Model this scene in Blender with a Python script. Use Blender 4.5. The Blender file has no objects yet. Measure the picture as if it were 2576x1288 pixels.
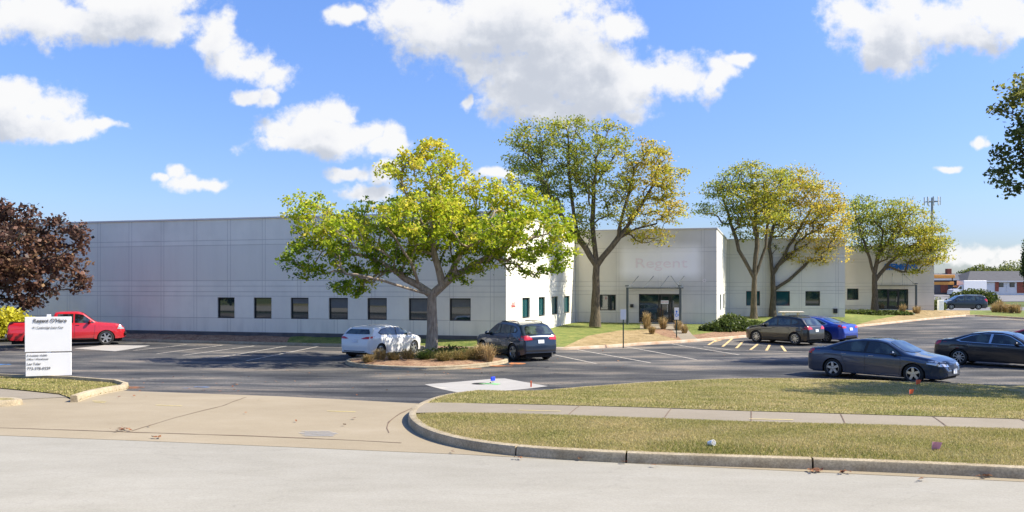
import bpy, bmesh, math, random
import numpy as np
from mathutils import Vector, Matrix
from mathutils.bvhtree import BVHTree
from mathutils.geometry import delaunay_2d_cdt
random.seed(7); rng = np.random.default_rng(11)
sc = bpy.context.scene; COL = sc.collection
R = math.radians
F, CX, HY, CZ = 2100.0, 1288.0, 722.0, 3.2      # survey of the photo: focal length, centre, horizon, eye height

# ------------------------------------------------------------------ objects
def tag(o, label=None, cat=None, group=None, kind=None):
    if label: o['label'] = label
    if cat: o['category'] = cat
    if group: o['group'] = group
    if kind: o['kind'] = kind
    return o
def empty(name, loc=(0,0,0), rz=0.0):
    o = bpy.data.objects.new(name, None); COL.objects.link(o); o.location = loc; o.rotation_euler = (0,0,rz)
    o.empty_display_size = .2
    return o
def link(name, me, mat=None, parent=None, loc=None, rz=None):
    o = bpy.data.objects.new(name, me); COL.objects.link(o)
    if mat is not None:
        for m in (mat if isinstance(mat, (list, tuple)) else [mat]): me.materials.append(m)
    if parent is not None: o.parent = parent
    if loc is not None: o.location = loc
    if rz is not None: o.rotation_euler = (0,0,rz)
    return o
class MB:
    def __init__(s): s.v = []; s.f = []; s.m = []
    def add(s, vs, fs, mi=0):
        n = len(s.v); s.v += [tuple(v) for v in vs]; s.f += [tuple(i+n for i in f) for f in fs]; s.m += [mi]*len(fs); return s
    def box(s, c, d, rz=0, mi=0, bev=0.0):
        cx, cy, cz = c; dx, dy, dz = d[0]/2, d[1]/2, d[2]/2
        if bev > 0:
            b = min(bev, dx*.9, dy*.9, dz*.9); pts = []
            for (z, i) in ((-dz, b), (-dz+b, 0), (dz-b, 0), (dz, b)):
                x, y = dx-i, dy-i; k = b
                pts += [(x-k,-y,z),(x,-y+k,z),(x,y-k,z),(x-k,y,z),(-x+k,y,z),(-x,y-k,z),(-x,-y+k,z),(-x+k,-y,z)]
            fs = [tuple(range(7,-1,-1)), tuple(range(24,32))]
            for r in range(3):
                for j in range(8):
                    a, b2 = r*8+j, r*8+(j+1)%8; fs.append((a, b2, b2+8, a+8))
        else:
            pts = [(x,y,z) for z in (-dz,dz) for (x,y) in ((-dx,-dy),(dx,-dy),(dx,dy),(-dx,dy))]
            fs = [(3,2,1,0),(4,5,6,7),(0,1,5,4),(1,2,6,5),(2,3,7,6),(3,0,4,7)]
        ca, sa = math.cos(rz), math.sin(rz)
        return s.add([(cx+x*ca-y*sa, cy+x*sa+y*ca, cz+z) for x,y,z in pts], fs, mi)
    def tube(s, pts, rad, n=8, cap=True, mi=0):
        pts = [Vector(p) for p in pts]
        if not isinstance(rad, (list, tuple)): rad = [rad]*len(pts)
        base = len(s.v); ref = None
        for i, p in enumerate(pts):
            t = (pts[min(i+1, len(pts)-1)] - pts[max(i-1,0)])
            t = t.normalized() if t.length > 1e-9 else Vector((0,0,1))
            if ref is None: ref = Vector((1,0,0)) if abs(t.x) < .8 else Vector((0,1,0))
            a = (ref - t*ref.dot(t)).normalized(); b = t.cross(a); ref = a
            for k in range(n):
                th = 2*math.pi*k/n; q = p + (a*math.cos(th)+b*math.sin(th))*rad[i]; s.v.append(tuple(q))
        for i in range(len(pts)-1):
            for k in range(n):
                a0 = base+i*n+k; a1 = base+i*n+(k+1)%n; s.f.append((a0,a1,a1+n,a0+n)); s.m.append(mi)
        if cap:
            s.f.append(tuple(base+k for k in range(n-1,-1,-1))); s.m.append(mi)
            s.f.append(tuple(base+(len(pts)-1)*n+k for k in range(n))); s.m.append(mi)
        return s
    def lathe(s, prof, axis='z', c=(0,0,0), n=24, mi=0):
        base = len(s.v)
        for (r, h) in prof:
            for k in range(n):
                th = 2*math.pi*k/n; x, y = r*math.cos(th), r*math.sin(th)
                q = (x,y,h) if axis == 'z' else ((x,h,y) if axis == 'y' else (h,x,y))
                s.v.append((q[0]+c[0], q[1]+c[1], q[2]+c[2]))
        for i in range(len(prof)-1):
            for k in range(n):
                a0 = base+i*n+k; a1 = base+i*n+(k+1)%n; s.f.append((a0,a1,a1+n,a0+n)); s.m.append(mi)
        return s
    def mesh(s, name, smooth=None):
        me = bpy.data.meshes.new(name); me.from_pydata(s.v, [], s.f)
        if any(s.m): me.polygons.foreach_set('material_index', s.m)
        fix(me, smooth); return me
    def build(s, name, mat, parent=None, smooth=None, loc=None, rz=None):
        return link(name, s.mesh(name, smooth), mat, parent, loc, rz)
def fix(me, smooth=None, norm=True):
    if norm:
        bm = bmesh.new(); bm.from_mesh(me); bmesh.ops.recalc_face_normals(bm, faces=bm.faces); bm.to_mesh(me); bm.free()
    if smooth is not None:
        me.polygons.foreach_set('use_smooth', [True]*len(me.polygons)); me.set_sharp_from_angle(angle=R(smooth))
    me.update()
def np_mesh(name, V, k, attr=None):          # k-gons from consecutive vertices
    V = np.asarray(V, dtype=np.float32); n = len(V); m = n//k
    me = bpy.data.meshes.new(name); me.vertices.add(n); me.vertices.foreach_set('co', V.ravel())
    me.loops.add(n); me.loops.foreach_set('vertex_index', np.arange(n, dtype=np.int32))
    me.polygons.add(m); me.polygons.foreach_set('loop_start', np.arange(0, n, k, dtype=np.int32))
    me.polygons.foreach_set('loop_total', np.full(m, k, dtype=np.int32))
    if attr is not None:
        a = me.attributes.new('tint', 'FLOAT', 'POINT'); a.data.foreach_set('value', np.asarray(attr, dtype=np.float32))
    me.update(calc_edges=True); return me

# ------------------------------------------------------------------ materials
class NT:
    def __init__(s, nt): s.nt = nt; s.L = nt.links
    def n(s, t, **kw):
        nd = s.nt.nodes.new(t)
        for k, v in kw.items(): setattr(nd, k, v)
        return nd
    def set(s, sock, v):
        if hasattr(v, 'is_output'): s.L.new(v, sock)
        elif isinstance(v, (tuple, list)) and len(v) == 3 and sock.type == 'RGBA': sock.default_value = (*v, 1)
        else: sock.default_value = v
    def math(s, op, a, b=0.0, c=None, clamp=False):
        nd = s.n('ShaderNodeMath', operation=op, use_clamp=clamp); s.set(nd.inputs[0], a); s.set(nd.inputs[1], b)
        if c is not None: s.set(nd.inputs[2], c)
        return nd.outputs[0]
    def vm(s, op, a, b=(0,0,0), c=None, sc=None):
        nd = s.n('ShaderNodeVectorMath', operation=op); s.set(nd.inputs[0], a)
        if op not in ('LENGTH','NORMALIZE','SCALE'): s.set(nd.inputs[1], b)
        if c is not None: s.set(nd.inputs[2], c)
        if sc is not None: s.set(nd.inputs['Scale'], sc)
        return nd.outputs['Value'] if op in ('LENGTH','DOT_PRODUCT') else nd.outputs[0]
    def noise(s, vec, scale, detail=3, rough=.55, dist=0, out=0):
        nd = s.n('ShaderNodeTexNoise'); s.set(nd.inputs['Vector'], vec); nd.inputs['Scale'].default_value = scale
        nd.inputs['Detail'].default_value = detail; nd.inputs['Roughness'].default_value = rough; nd.inputs['Distortion'].default_value = dist
        return nd.outputs[out]
    def ramp(s, f, stops):
        nd = s.n('ShaderNodeValToRGB'); e = nd.color_ramp.elements
        while len(e) < len(stops): e.new(.5)
        for el, (p, c) in zip(e, stops): el.position = p; el.color = (*(c if isinstance(c, (tuple, list)) else (c,c,c)), 1)
        s.set(nd.inputs[0], f); return nd.outputs[0]
    def mix(s, f, a, b, bt='MIX'):
        nd = s.n('ShaderNodeMix', data_type='RGBA', blend_type=bt); s.set(nd.inputs[0], f); s.set(nd.inputs[6], a); s.set(nd.inputs[7], b)
        return nd.outputs[2]
    def rng(s, v, a, b, c=0.0, d=1.0, smooth=False):
        nd = s.n('ShaderNodeMapRange', interpolation_type='SMOOTHSTEP' if smooth else 'LINEAR')
        for i, x in enumerate((v,a,b,c,d)): s.set(nd.inputs[i], x)
        return nd.outputs[0]
def newmat(name):
    m = bpy.data.materials.new(name); m.use_nodes = True; t = NT(m.node_tree)
    return m, t, m.node_tree.nodes['Principled BSDF']
def pmat(name, col, rough=.6, var=.12, scale=3.0, bump=0.0, metal=0.0, coat=0.0, spec=.5, fine=0.0, coords='Object'):
    m, t, p = newmat(name); tc = t.n('ShaderNodeTexCoord').outputs[coords]
    f = t.noise(tc, scale, 4, .6)
    lo = tuple(c*(1-var) for c in col); hi = tuple(min(1, c*(1+var)) for c in col)
    c = t.ramp(f, [(.3, lo), (.7, hi)])
    if fine:
        c = t.mix(t.rng(t.noise(tc, scale*25, 2), .3, .7, 0, fine), c, tuple(x*.4 for x in col))
    t.set(p.inputs['Base Color'], c); t.set(p.inputs['Roughness'], rough); p.inputs['Metallic'].default_value = metal
    p.inputs['Coat Weight'].default_value = coat; p.inputs['Coat Roughness'].default_value = .04; p.inputs['Specular IOR Level'].default_value = spec
    if bump:
        b = t.n('ShaderNodeBump'); b.inputs['Strength'].default_value = bump; b.inputs['Distance'].default_value = .02
        t.set(b.inputs['Height'], t.noise(tc, scale*12, 3)); t.L.new(b.outputs[0], p.inputs['Normal'])
    return m
def paint(name, col, metal=.35, rough=.32):
    m, t, p = newmat(name); tc = t.n('ShaderNodeTexCoord').outputs['Object']
    g = t.n('ShaderNodeSeparateXYZ'); t.set(g.inputs[0], tc)
    dirt = t.math('MULTIPLY', t.rng(g.outputs[2], .75, .2, 0, 1), t.noise(tc, 5, 4), clamp=True)
    c = t.mix(t.math('MULTIPLY', dirt, .16), col, (.16,.14,.12))
    t.set(p.inputs['Base Color'], c); p.inputs['Metallic'].default_value = metal; t.set(p.inputs['Roughness'], rough)
    p.inputs['Coat Weight'].default_value = 1.0; p.inputs['Coat Roughness'].default_value = .03
    return m
def leafmat(name, stops, trans=.45):
    m, t, p = newmat(name); a = t.n('ShaderNodeAttribute', attribute_name='tint')
    g = t.n('ShaderNodeNewGeometry'); rnd = t.math('MULTIPLY_ADD', g.outputs['Random Per Island'], .3, -.15)
    f = t.math('ADD', a.outputs['Fac'], rnd, clamp=True); c = t.ramp(f, stops)
    v = t.rng(t.math('FRACT', t.math('MULTIPLY', g.outputs['Random Per Island'], 17.3)), 0, 1, .62, 1.25)
    hs = t.n('ShaderNodeHueSaturation'); t.set(hs.inputs['Value'], v); t.set(hs.inputs['Color'], c); c = hs.outputs[0]
    t.set(p.inputs['Base Color'], c); p.inputs['Roughness'].default_value = .5; p.inputs['Specular IOR Level'].default_value = .3
    tr = t.n('ShaderNodeBsdfTranslucent'); t.set(tr.inputs['Color'], c)
    mx = t.n('ShaderNodeMixShader'); mx.inputs[0].default_value = trans
    t.L.new(p.outputs[0], mx.inputs[1]); t.L.new(tr.outputs[0], mx.inputs[2])
    t.L.new(mx.outputs[0], m.node_tree.nodes['Material Output'].inputs['Surface']); return m

# ------------------------------------------------------------------ terrain
def sstep(t): t = np.clip(t, 0, 1); return t*t*(3-2*t)
def H(x, y):
    d = .1857*np.asarray(x, float)+.9826*np.asarray(y, float); y = np.asarray(y, float)
    z = .7*(1-sstep((d-15)/12)) + .012*np.clip(y-45, 0, 42) + .02*np.clip(y-110, 0, 70)
    return z
def G(px, py, dz=0.0):                       # survey point: where the sight line meets the pavement (+dz)
    ax, az = (px-CX)/F, (HY-py)/F; lo, hi = 3.0, 400.0
    y = lo; prev = lo
    while y < hi:
        if CZ+az*y < float(H(ax*y, y))+dz: break
        prev = y; y *= 1.02
    a, b = prev, y
    for _ in range(30):
        m = (a+b)/2
        if CZ+az*m < float(H(ax*m, m))+dz: b = m
        else: a = m
    return (ax*b, b)
def AT(px, py, Y): return ((px-CX)/F*Y, Y, CZ+(HY-py)/F*Y)
def inside(P, poly):
    P = np.asarray(P, float); x, y = P[:,0], P[:,1]; r = np.zeros(len(P), bool); n = len(poly)
    for i in range(n):
        x1, y1 = poly[i]; x2, y2 = poly[(i+1) % n]
        if y1 == y2: continue
        c = ((y1 > y) != (y2 > y)) & (x < (x2-x1)*(y-y1)/(y2-y1)+x1); r ^= c
    return r
def dist_line(P, line):
    P = np.asarray(P, float); best = np.full(len(P), 1e9); bt = np.zeros(len(P))
    for i in range(len(line)-1):
        a = np.array(line[i][:2], float); b = np.array(line[i+1][:2], float); ab = b-a; L2 = max(ab@ab, 1e-9)
        t = np.clip(((P-a)@ab)/L2, 0, 1); d = np.linalg.norm(P-(a+t[:,None]*ab), axis=1)
        m = d < best; best[m] = d[m]; bt[m] = i+t[m]
    return best, bt
def resample(line, step):
    out = []
    for i in range(len(line)-1):
        a = np.array(line[i], float); b = np.array(line[i+1], float); n = max(1, int(np.linalg.norm(b-a)/step))
        for k in range(n): out.append(tuple(a+(b-a)*k/n))
    out.append(tuple(line[-1])); return out
def smooth_line(pts, it=2, closed=False):
    for _ in range(it):
        out = [] if closed else [pts[0]]; n = len(pts)
        for i in range(n if closed else n-1):
            a, b = pts[i], pts[(i+1) % n]
            out += [(a[0]*.75+b[0]*.25, a[1]*.75+b[1]*.25), (a[0]*.25+b[0]*.75, a[1]*.25+b[1]*.75)]
        if not closed: out.append(pts[-1])
        pts = out
    return pts
def sheet(name, poly, zf, step, mats, zones=(), **kw):
    poly = [tuple(p) for p in poly]; b = resample(poly+[poly[0]], step)[:-1]; nb = len(b)
    pts = list(b); edges = [(i, (i+1) % nb) for i in range(nb)]
    for z, _ in zones:
        zz = resample(list(z)+[z[0]], step)[:-1]; k = len(pts); pts += zz; edges += [(k+i, k+(i+1) % len(zz)) for i in range(len(zz))]
    A = np.array(poly); x0, y0 = A.min(0); x1, y1 = A.max(0)
    gx, gy = np.meshgrid(np.arange(x0+step*.5, x1, step), np.arange(y0+step*.5, y1, step)); gp = np.c_[gx.ravel(), gy.ravel()]
    gp = gp[inside(gp, poly)]; dd, _ = dist_line(gp, b+[b[0]]); gp = gp[dd > step*.35]
    pts += [tuple(p) for p in gp]
    vo, eo, fo, *_ = delaunay_2d_cdt([Vector(p) for p in pts], edges, [], 0, 1e-4)
    V = np.array([tuple(v) for v in vo]); c = np.array([V[list(f)].mean(0) for f in fo]); ok = inside(c, poly)
    fs = [f for f, k in zip(fo, ok) if k]; cc = c[ok]
    z = zf(V[:,0], V[:,1]); me = bpy.data.meshes.new(name)
    me.from_pydata([(V[i,0], V[i,1], float(z[i])) for i in range(len(V))], [], fs)
    mi = np.zeros(len(fs), np.int32)
    for zz, m in zones: mi[inside(cc, zz)] = m
    me.polygons.foreach_set('material_index', mi)
    bm = bmesh.new(); bm.from_mesh(me); bmesh.ops.delete(bm, geom=[v for v in bm.verts if not v.link_faces], context='VERTS')
    for f in bm.faces:
        if f.normal.z < 0: f.normal_flip()
        f.smooth = True
    bm.to_mesh(me); bm.free(); o = link(name, me, mats)
    return tag(o, **kw)
def kerb(name, line, mat, side=1, w=.15, h=.15, gaps=(), zf=None, step=.35, **kw):
    """swept kerb; line = face at pavement level, side=+1 puts the body to the left of travel"""
    zf = zf or (lambda x, y: H(x, y)); L = resample(line, step); mb = MB(); P = np.array(L)
    T = np.gradient(P, axis=0); T /= np.linalg.norm(T, axis=1)[:,None]; N = np.c_[-T[:,1], T[:,0]]*side
    z = zf(P[:,0], P[:,1]); s = np.r_[0, np.cumsum(np.linalg.norm(np.diff(P, axis=0), axis=1))]
    prof = [(0,-.2),(0,0),(.012,h-.03),(.022,h-.009),(.045,h),(w,h),(w,-.2)]
    cut = set(int(np.argmin(np.abs(s-g))) for g in gaps); start = 0
    def run(a, b, ga, gb):
        base = len(mb.v); idx = list(range(a, b+1))
        for j, i in enumerate(idx):
            sh = (T[i]*.014 if j == 0 and ga else (-T[i]*.014 if j == len(idx)-1 and gb else 0*T[i]))
            for (o, hh) in prof: q = P[i]+N[i]*o+sh; mb.v.append((q[0], q[1], z[i]+hh))
        n = len(prof)
        for j in range(len(idx)-1):
            for k in range(n-1): a0 = base+j*n+k; mb.f.append((a0, a0+1, a0+n+1, a0+n)); mb.m.append(0)
        mb.f.append(tuple(base+k for k in range(n))); mb.m.append(0)
        mb.f.append(tuple(base+(len(idx)-1)*n+k for k in range(n-1,-1,-1))); mb.m.append(0)
    ks = sorted(c for c in cut if 0 < c < len(L)-1); bnd = [0]+ks+[len(L)-1]
    for a, b in zip(bnd[:-1], bnd[1:]): run(a, b, a != 0, b != len(L)-1)
    return tag(mb.build(name, mat, smooth=35), **kw)
# ------------------------------------------------------------------ camera, sun, sky
cam = bpy.data.objects.new('camera', bpy.data.cameras.new('camera')); COL.objects.link(cam); sc.camera = cam
cam.location = (0,0,CZ); cam.rotation_euler = (R(90),0,0); cam.data.sensor_width = 36; cam.data.lens = 36*F/2576
cam.data.shift_y = (HY-644)/2576; cam.data.clip_end = 6000; cam.data.clip_start = .1
SUN_AZ, SUN_EL = -4.0, 45.5
sl = bpy.data.lights.new('sun', 'SUN'); sl.energy = 4.2; sl.angle = R(.53); sl.color = (1,.92,.775)
so = bpy.data.objects.new('sun', sl); COL.objects.link(so); so.location = (60,-4,60)
sd = Vector((math.cos(R(SUN_AZ))*math.cos(R(SUN_EL)), math.sin(R(SUN_AZ))*math.cos(R(SUN_EL)), math.sin(R(SUN_EL))))
so.rotation_euler = sd.to_track_quat('Z','Y').to_euler()
W = bpy.data.worlds.new('World'); sc.world = W; W.use_nodes = True; wt = NT(W.node_tree); bg = W.node_tree.nodes['Background']
# (px, py, rx, ry) of the cumulus masses, later turned into directions
CL = [(60,20,170,60),(180,45,150,52),(300,50,140,50),(400,70,90,32),(330,-10,180,60),
      (545,95,50,42),(580,130,70,45),(640,150,60,36),(700,175,50,36),(640,228,45,22),(690,240,30,26),
      (30,235,110,50),(110,260,100,50),(60,300,160,40),(150,320,110,30),(250,322,55,12),
      (445,425,38,25),(480,450,70,22),(540,458,40,16),(400,440,26,10),
      (800,300,70,48),(850,285,48,36),(740,340,75,38),(830,350,130,48),(780,375,130,22),(925,340,40,32),(975,345,28,28),(960,375,50,30),
      (860,20,50,30),(905,15,30,30),(1020,25,90,50),(1120,60,140,85),(1250,80,170,120),(1400,90,150,110),(1330,190,170,80),(1460,180,150,110),(1560,180,120,75),
      (1300,245,120,50),(1500,250,110,50),(1640,170,100,48),(1720,190,70,40),(1790,200,40,50),(1840,155,45,18),(1560,50,60,45),(1380,280,130,30),(1570,290,40,24),
      (1180,190,35,40),(1170,262,22,16),(930,485,60,22),(955,440,34,24),(875,445,50,14),(1250,445,60,20),(1285,5,260,50),
      (2160,40,70,60),(2260,60,120,80),(2200,110,80,60),(2380,60,140,60),(2480,30,130,40),(2460,105,80,34),(2540,70,50,40),(2170,140,40,35),
      (2360,425,30,11),(2470,355,26,16),(2460,645,130,26),(2600,660,140,30),(2350,655,90,14)]
grp = bpy.data.node_groups.new('cumulus', 'ShaderNodeTree')
grp.interface.new_socket('UV', in_out='INPUT', socket_type='NodeSocketVector')
grp.interface.new_socket('D', in_out='OUTPUT', socket_type='NodeSocketFloat'); grp.interface.new_socket('S', in_out='OUTPUT', socket_type='NodeSocketFloat')
gt = NT(grp); gi = gt.n('NodeGroupInput'); go = gt.n('NodeGroupOutput'); acc = None
uv0 = gi.outputs[0]
w1 = gt.vm('SUBTRACT', gt.noise(uv0, 9, 4, .6, out=1), (.5,.5,.5)); w1 = gt.vm('MULTIPLY', w1, (.095,.07,0))
uvw = gt.vm('ADD', uv0, w1)
for (px, py, rx, ry) in CL:
    sx, sy = F/(rx*1.2), F/(ry*1.2)
    l = gt.vm('LENGTH', gt.vm('MULTIPLY_ADD', uvw, (sx, sy, 0), (-(px-CX)/(rx*1.2), -(HY-py)/(ry*1.2), 0)))
    d = gt.math('SUBTRACT', 1.0, l); acc = d if acc is None else gt.math('SMOOTH_MAX', acc, d, .12)
fb = gt.noise(uv0, 20, 10, .66); fb2 = gt.noise(uv0, 5, 3, .5)
acc = gt.math('MINIMUM', acc, .75); gt.set(go.inputs[1], gt.math('ADD', acc, gt.math('MULTIPLY_ADD', fb, 1.5, -.75)))
acc = gt.math('ADD', acc, gt.math('MULTIPLY_ADD', fb, 1.7, -.85)); acc = gt.math('ADD', acc, gt.math('MULTIPLY_ADD', fb2, .4, -.2))
gt.set(go.inputs[0], gt.math('ADD', acc, gt.math('MULTIPLY_ADD', gt.noise(uv0, 75, 4, .6), .7, -.35)))
tcw = wt.n('ShaderNodeTexCoord').outputs['Generated']; sp = wt.n('ShaderNodeSeparateXYZ'); wt.set(sp.inputs[0], tcw)
ay = wt.math('MAXIMUM', wt.math('ABSOLUTE', sp.outputs[1]), .02)
cb = wt.n('ShaderNodeCombineXYZ'); wt.set(cb.inputs[0], wt.math('DIVIDE', sp.outputs[0], ay)); wt.set(cb.inputs[1], wt.math('DIVIDE', sp.outputs[2], ay))
def cg(v):
    n = wt.n('ShaderNodeGroup'); n.node_tree = grp; wt.set(n.inputs[0], v); return n.outputs
d0 = cg(cb.outputs[0])[0]; d1 = cg(wt.vm('ADD', cb.outputs[0], (.010,.026,0)))[1]; d2 = cg(wt.vm('ADD', cb.outputs[0], (.02,.055,0)))[1]
alpha = wt.math('MULTIPLY', wt.rng(d0, -.14, .52, 0, 1, smooth=True), .98)
shade = wt.rng(wt.math('MULTIPLY_ADD', d1, .6, wt.math('MULTIPLY', d2, .5)), -.05, .85, 0, 1, smooth=True)
cc = wt.ramp(shade, [(0,(1.0,1.0,1.0)),(.4,(.92,.93,.96)),(.75,(.76,.79,.85)),(1,(.62,.66,.74))])
sky = wt.n('ShaderNodeTexSky', sky_type='NISHITA', sun_disc=False, sun_elevation=R(SUN_EL), sun_rotation=R(90-SUN_AZ), altitude=0, air_density=1.0, dust_density=.6, ozone_density=1.4)
hs = wt.n('ShaderNodeHueSaturation'); hs.inputs['Saturation'].default_value = 1.2; wt.L.new(sky.outputs[0], hs.inputs['Color'])
SKYK = .118
skc = wt.vm('MULTIPLY', wt.vm('SCALE', hs.outputs[0], sc=SKYK), (.82,.80,1.0)); skc = wt.vm('MULTIPLY', skc, wt.ramp(wt.rng(sp.outputs[2], 0, .38), [(0,(.42,.50,.58)),(.25,(.62,.68,.74)),(1,(1,1,1))]))
elev = wt.rng(sp.outputs[2], 0, .45, .55, 1.0)
cl = wt.vm('SCALE', cc, sc=.47)
mixc = wt.mix(alpha, skc, cl); wt.set(bg.inputs['Color'], mixc); bg.inputs['Strength'].default_value = 1.0
sc.view_settings.view_transform = 'Standard'; sc.view_settings.look = 'None'; sc.view_settings.exposure = 1.05; sc.view_settings.gamma = 1
sc.cycles.use_denoising = True; sc.cycles.max_bounces = 6; sc.cycles.transparent_max_bounces = 6
sc.cycles.caustics_reflective = False; sc.cycles.caustics_refractive = False; sc.cycles.sample_clamp_indirect = 4
# ------------------------------------------------------------------ ground materials
def groundmat(name, stops, scale, stretch=(1,1,1), rot=0.0, rough=.9, speck=0.0, speckscale=60, bump=.3, bscale=80, big=0.0, cracks=0.0):
    m, t, p = newmat(name); tc = t.n('ShaderNodeTexCoord').outputs['Object']
    mp = t.n('ShaderNodeMapping'); t.L.new(tc, mp.inputs[0]); mp.inputs['Rotation'].default_value = (0,0,rot); mp.inputs['Scale'].default_value = stretch
    f = t.noise(mp.outputs[0], scale, 6, .62); c = t.ramp(f, stops)
    if big:
        k = t.rng(t.noise(mp.outputs[0], scale*.18, 3), .35, .65, 1-big, 1+big*.5); c = t.mix(1.0, c, t.vm('SCALE', (1,1,1), sc=k), 'MULTIPLY')
    if speck:
        s = t.rng(t.noise(tc, speckscale, 2, .7), .35, .65, 1-speck, 1+speck*.6); c = t.mix(1.0, c, t.vm('SCALE', (1,1,1), sc=s), 'MULTIPLY')
    if cracks:
        vo = t.n('ShaderNodeTexVoronoi', feature='DISTANCE_TO_EDGE'); t.set(vo.inputs['Vector'], t.vm('ADD', mp.outputs[0], t.vm('SCALE', t.noise(mp.outputs[0], .8, 4, out=1), sc=1.6)))
        vo.inputs['Scale'].default_value = .42; ck = t.rng(vo.outputs['Distance'], 0, .012, cracks, 0)
        ck = t.math('MULTIPLY', ck, t.rng(t.noise(tc, .25, 2), .45, .55, 0, 1)); c = t.mix(ck, c, (.02,.02,.022))
    t.set(p.inputs['Base Color'], c); p.inputs['Roughness'].default_value = rough; p.inputs['Specular IOR Level'].default_value = .25
    if bump:
        b = t.n('ShaderNodeBump'); b.inputs['Strength'].default_value = bump; b.inputs['Distance'].default_value = .01
        t.set(b.inputs['Height'], t.noise(tc, bscale, 3)); t.L.new(b.outputs[0], p.inputs['Normal'])
    return m
A11 = R(10.7); A43 = R(43)
M_street = groundmat('street_concrete', [(.3,(.310,.292,.240)),(.5,(.335,.316,.262)),(.7,(.355,.336,.282))], .9, (1,2.5,1), A11, speck=.09, speckscale=45, big=.06, cracks=.1)
M_apron = groundmat('apron_concrete', [(.3,(.300,.248,.165)),(.55,(.328,.274,.186)),(.75,(.355,.30,.212))], .7, (1,1.6,1), A11, speck=.1, big=.08)
M_walk = groundmat('sidewalk_concrete', [(.3,(.26,.225,.165)),(.6,(.29,.25,.19)),(.8,(.32,.28,.22))], 1.2, speck=.12, big=.08)
M_asph = groundmat('asphalt_mat', [(.36,(.036,.039,.044)),(.43,(.068,.070,.074)),(.50,(.10,.099,.097)),(.56,(.15,.142,.13)),(.64,(.25,.215,.175))], .62, (.30,.9,1), R(8), speck=.4, speckscale=18, big=.35, cracks=.9)
M_kerb = groundmat('kerb_concrete', [(.3,(.33,.265,.165)),(.55,(.44,.37,.25)),(.75,(.50,.43,.31))], 3.0, speck=.25, speckscale=35, big=.1)
M_kerb_y = groundmat('kerb_worn_orange', [(.3,(.50,.30,.18)),(.5,(.55,.42,.30)),(.75,(.60,.52,.42))], 1.5, speck=.2)
M_grass = groundmat('lawn_mat', [(.25,(.14,.15,.035)),(.45,(.24,.22,.072)),(.58,(.32,.265,.118)),(.75,(.39,.315,.16))], .8, speck=.45, speckscale=14, big=.12, bump=.8, bscale=30)
M_green = groundmat('green_lawn_mat', [(.3,(.085,.135,.025)),(.5,(.16,.19,.045)),(.75,(.27,.26,.075))], 1.6, speck=.4, speckscale=12, bump=.8, bscale=20)
M_mulch = groundmat('mulch_mat', [(.3,(.19,.10,.055)),(.5,(.31,.19,.115)),(.75,(.42,.29,.18))], 2.5, speck=.5, speckscale=14, bump=.8, bscale=22)
M_tan = groundmat('dry_bed_mat', [(.3,(.20,.15,.065)),(.5,(.33,.245,.12)),(.75,(.42,.32,.18))], 1.6, speck=.35, speckscale=10, bump=.8, bscale=20)
M_far = groundmat('far_ground_mat', [(.3,(.07,.10,.02)),(.6,(.13,.15,.04)),(.8,(.19,.18,.06))], .12, speck=.2, speckscale=2)
M_white = pmat('white_paint_mark', (.48,.47,.45), .8, .1, 8, fine=.35)
M_wornw = groundmat('worn_line_mat', [(.3,(.22,.21,.19)),(.5,(.50,.46,.40)),(.7,(.62,.58,.50))], 5, speck=.3)
M_worny = groundmat('worn_yellow_mat', [(.3,(.35,.24,.12)),(.5,(.70,.50,.24)),(.7,(.78,.60,.33))], 5, speck=.2)
M_yel = groundmat('yellow_spray_mat', [(.3,(.60,.48,.28)),(.6,(.72,.60,.20)),(.8,(.76,.64,.16))], 6)
M_blue = groundmat('blue_spray_mat', [(.35,(.07,.08,.10)),(.55,(.06,.18,.40)),(.7,(.08,.28,.62))], 4)
M_orange = groundmat('orange_spray_mat', [(.35,(.16,.12,.10)),(.5,(.45,.18,.07)),(.7,(.65,.22,.06))], 3)
M_green_sp = groundmat('green_spray_mat', [(.35,(.50,.52,.46)),(.5,(.25,.60,.22)),(.7,(.12,.55,.14))], 4)
M_joint = pmat('joint_dirt', (.16,.11,.07), .95, .3, 6)
M_pad = groundmat('patch_concrete', [(.3,(.36,.345,.315)),(.6,(.40,.385,.355)),(.8,(.43,.415,.385))], 1.5, speck=.08)

def off(d): return lambda x, y: H(x, y)+d
def P(l, dz=0.0): return [G(a, b, dz) for a, b in l]
# ------------------------------------------------------------------ ground sheet to the horizon
def ground():
    xs = np.r_[-4000,-1500,-600,-300,-200,-150,-120, np.arange(-100,141,4), 170,200,300,600,1500,4000]
    ys = np.r_[-3000,-1000,-300,-120,-60,-30, np.arange(-16,200,3), 220,260,400,900,2000,5000]
    X, Y = np.meshgrid(xs, ys); Z = H(X, Y)-.16; nx = len(xs); V = np.c_[X.ravel(), Y.ravel(), Z.ravel()]
    fs = [(j*nx+i, j*nx+i+1, (j+1)*nx+i+1, (j+1)*nx+i) for j in range(len(ys)-1) for i in range(nx-1)]
    me = bpy.data.meshes.new('ground'); me.from_pydata(V.tolist(), [], fs); tag(link('ground', me, M_far), kind='structure')
ground()
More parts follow.
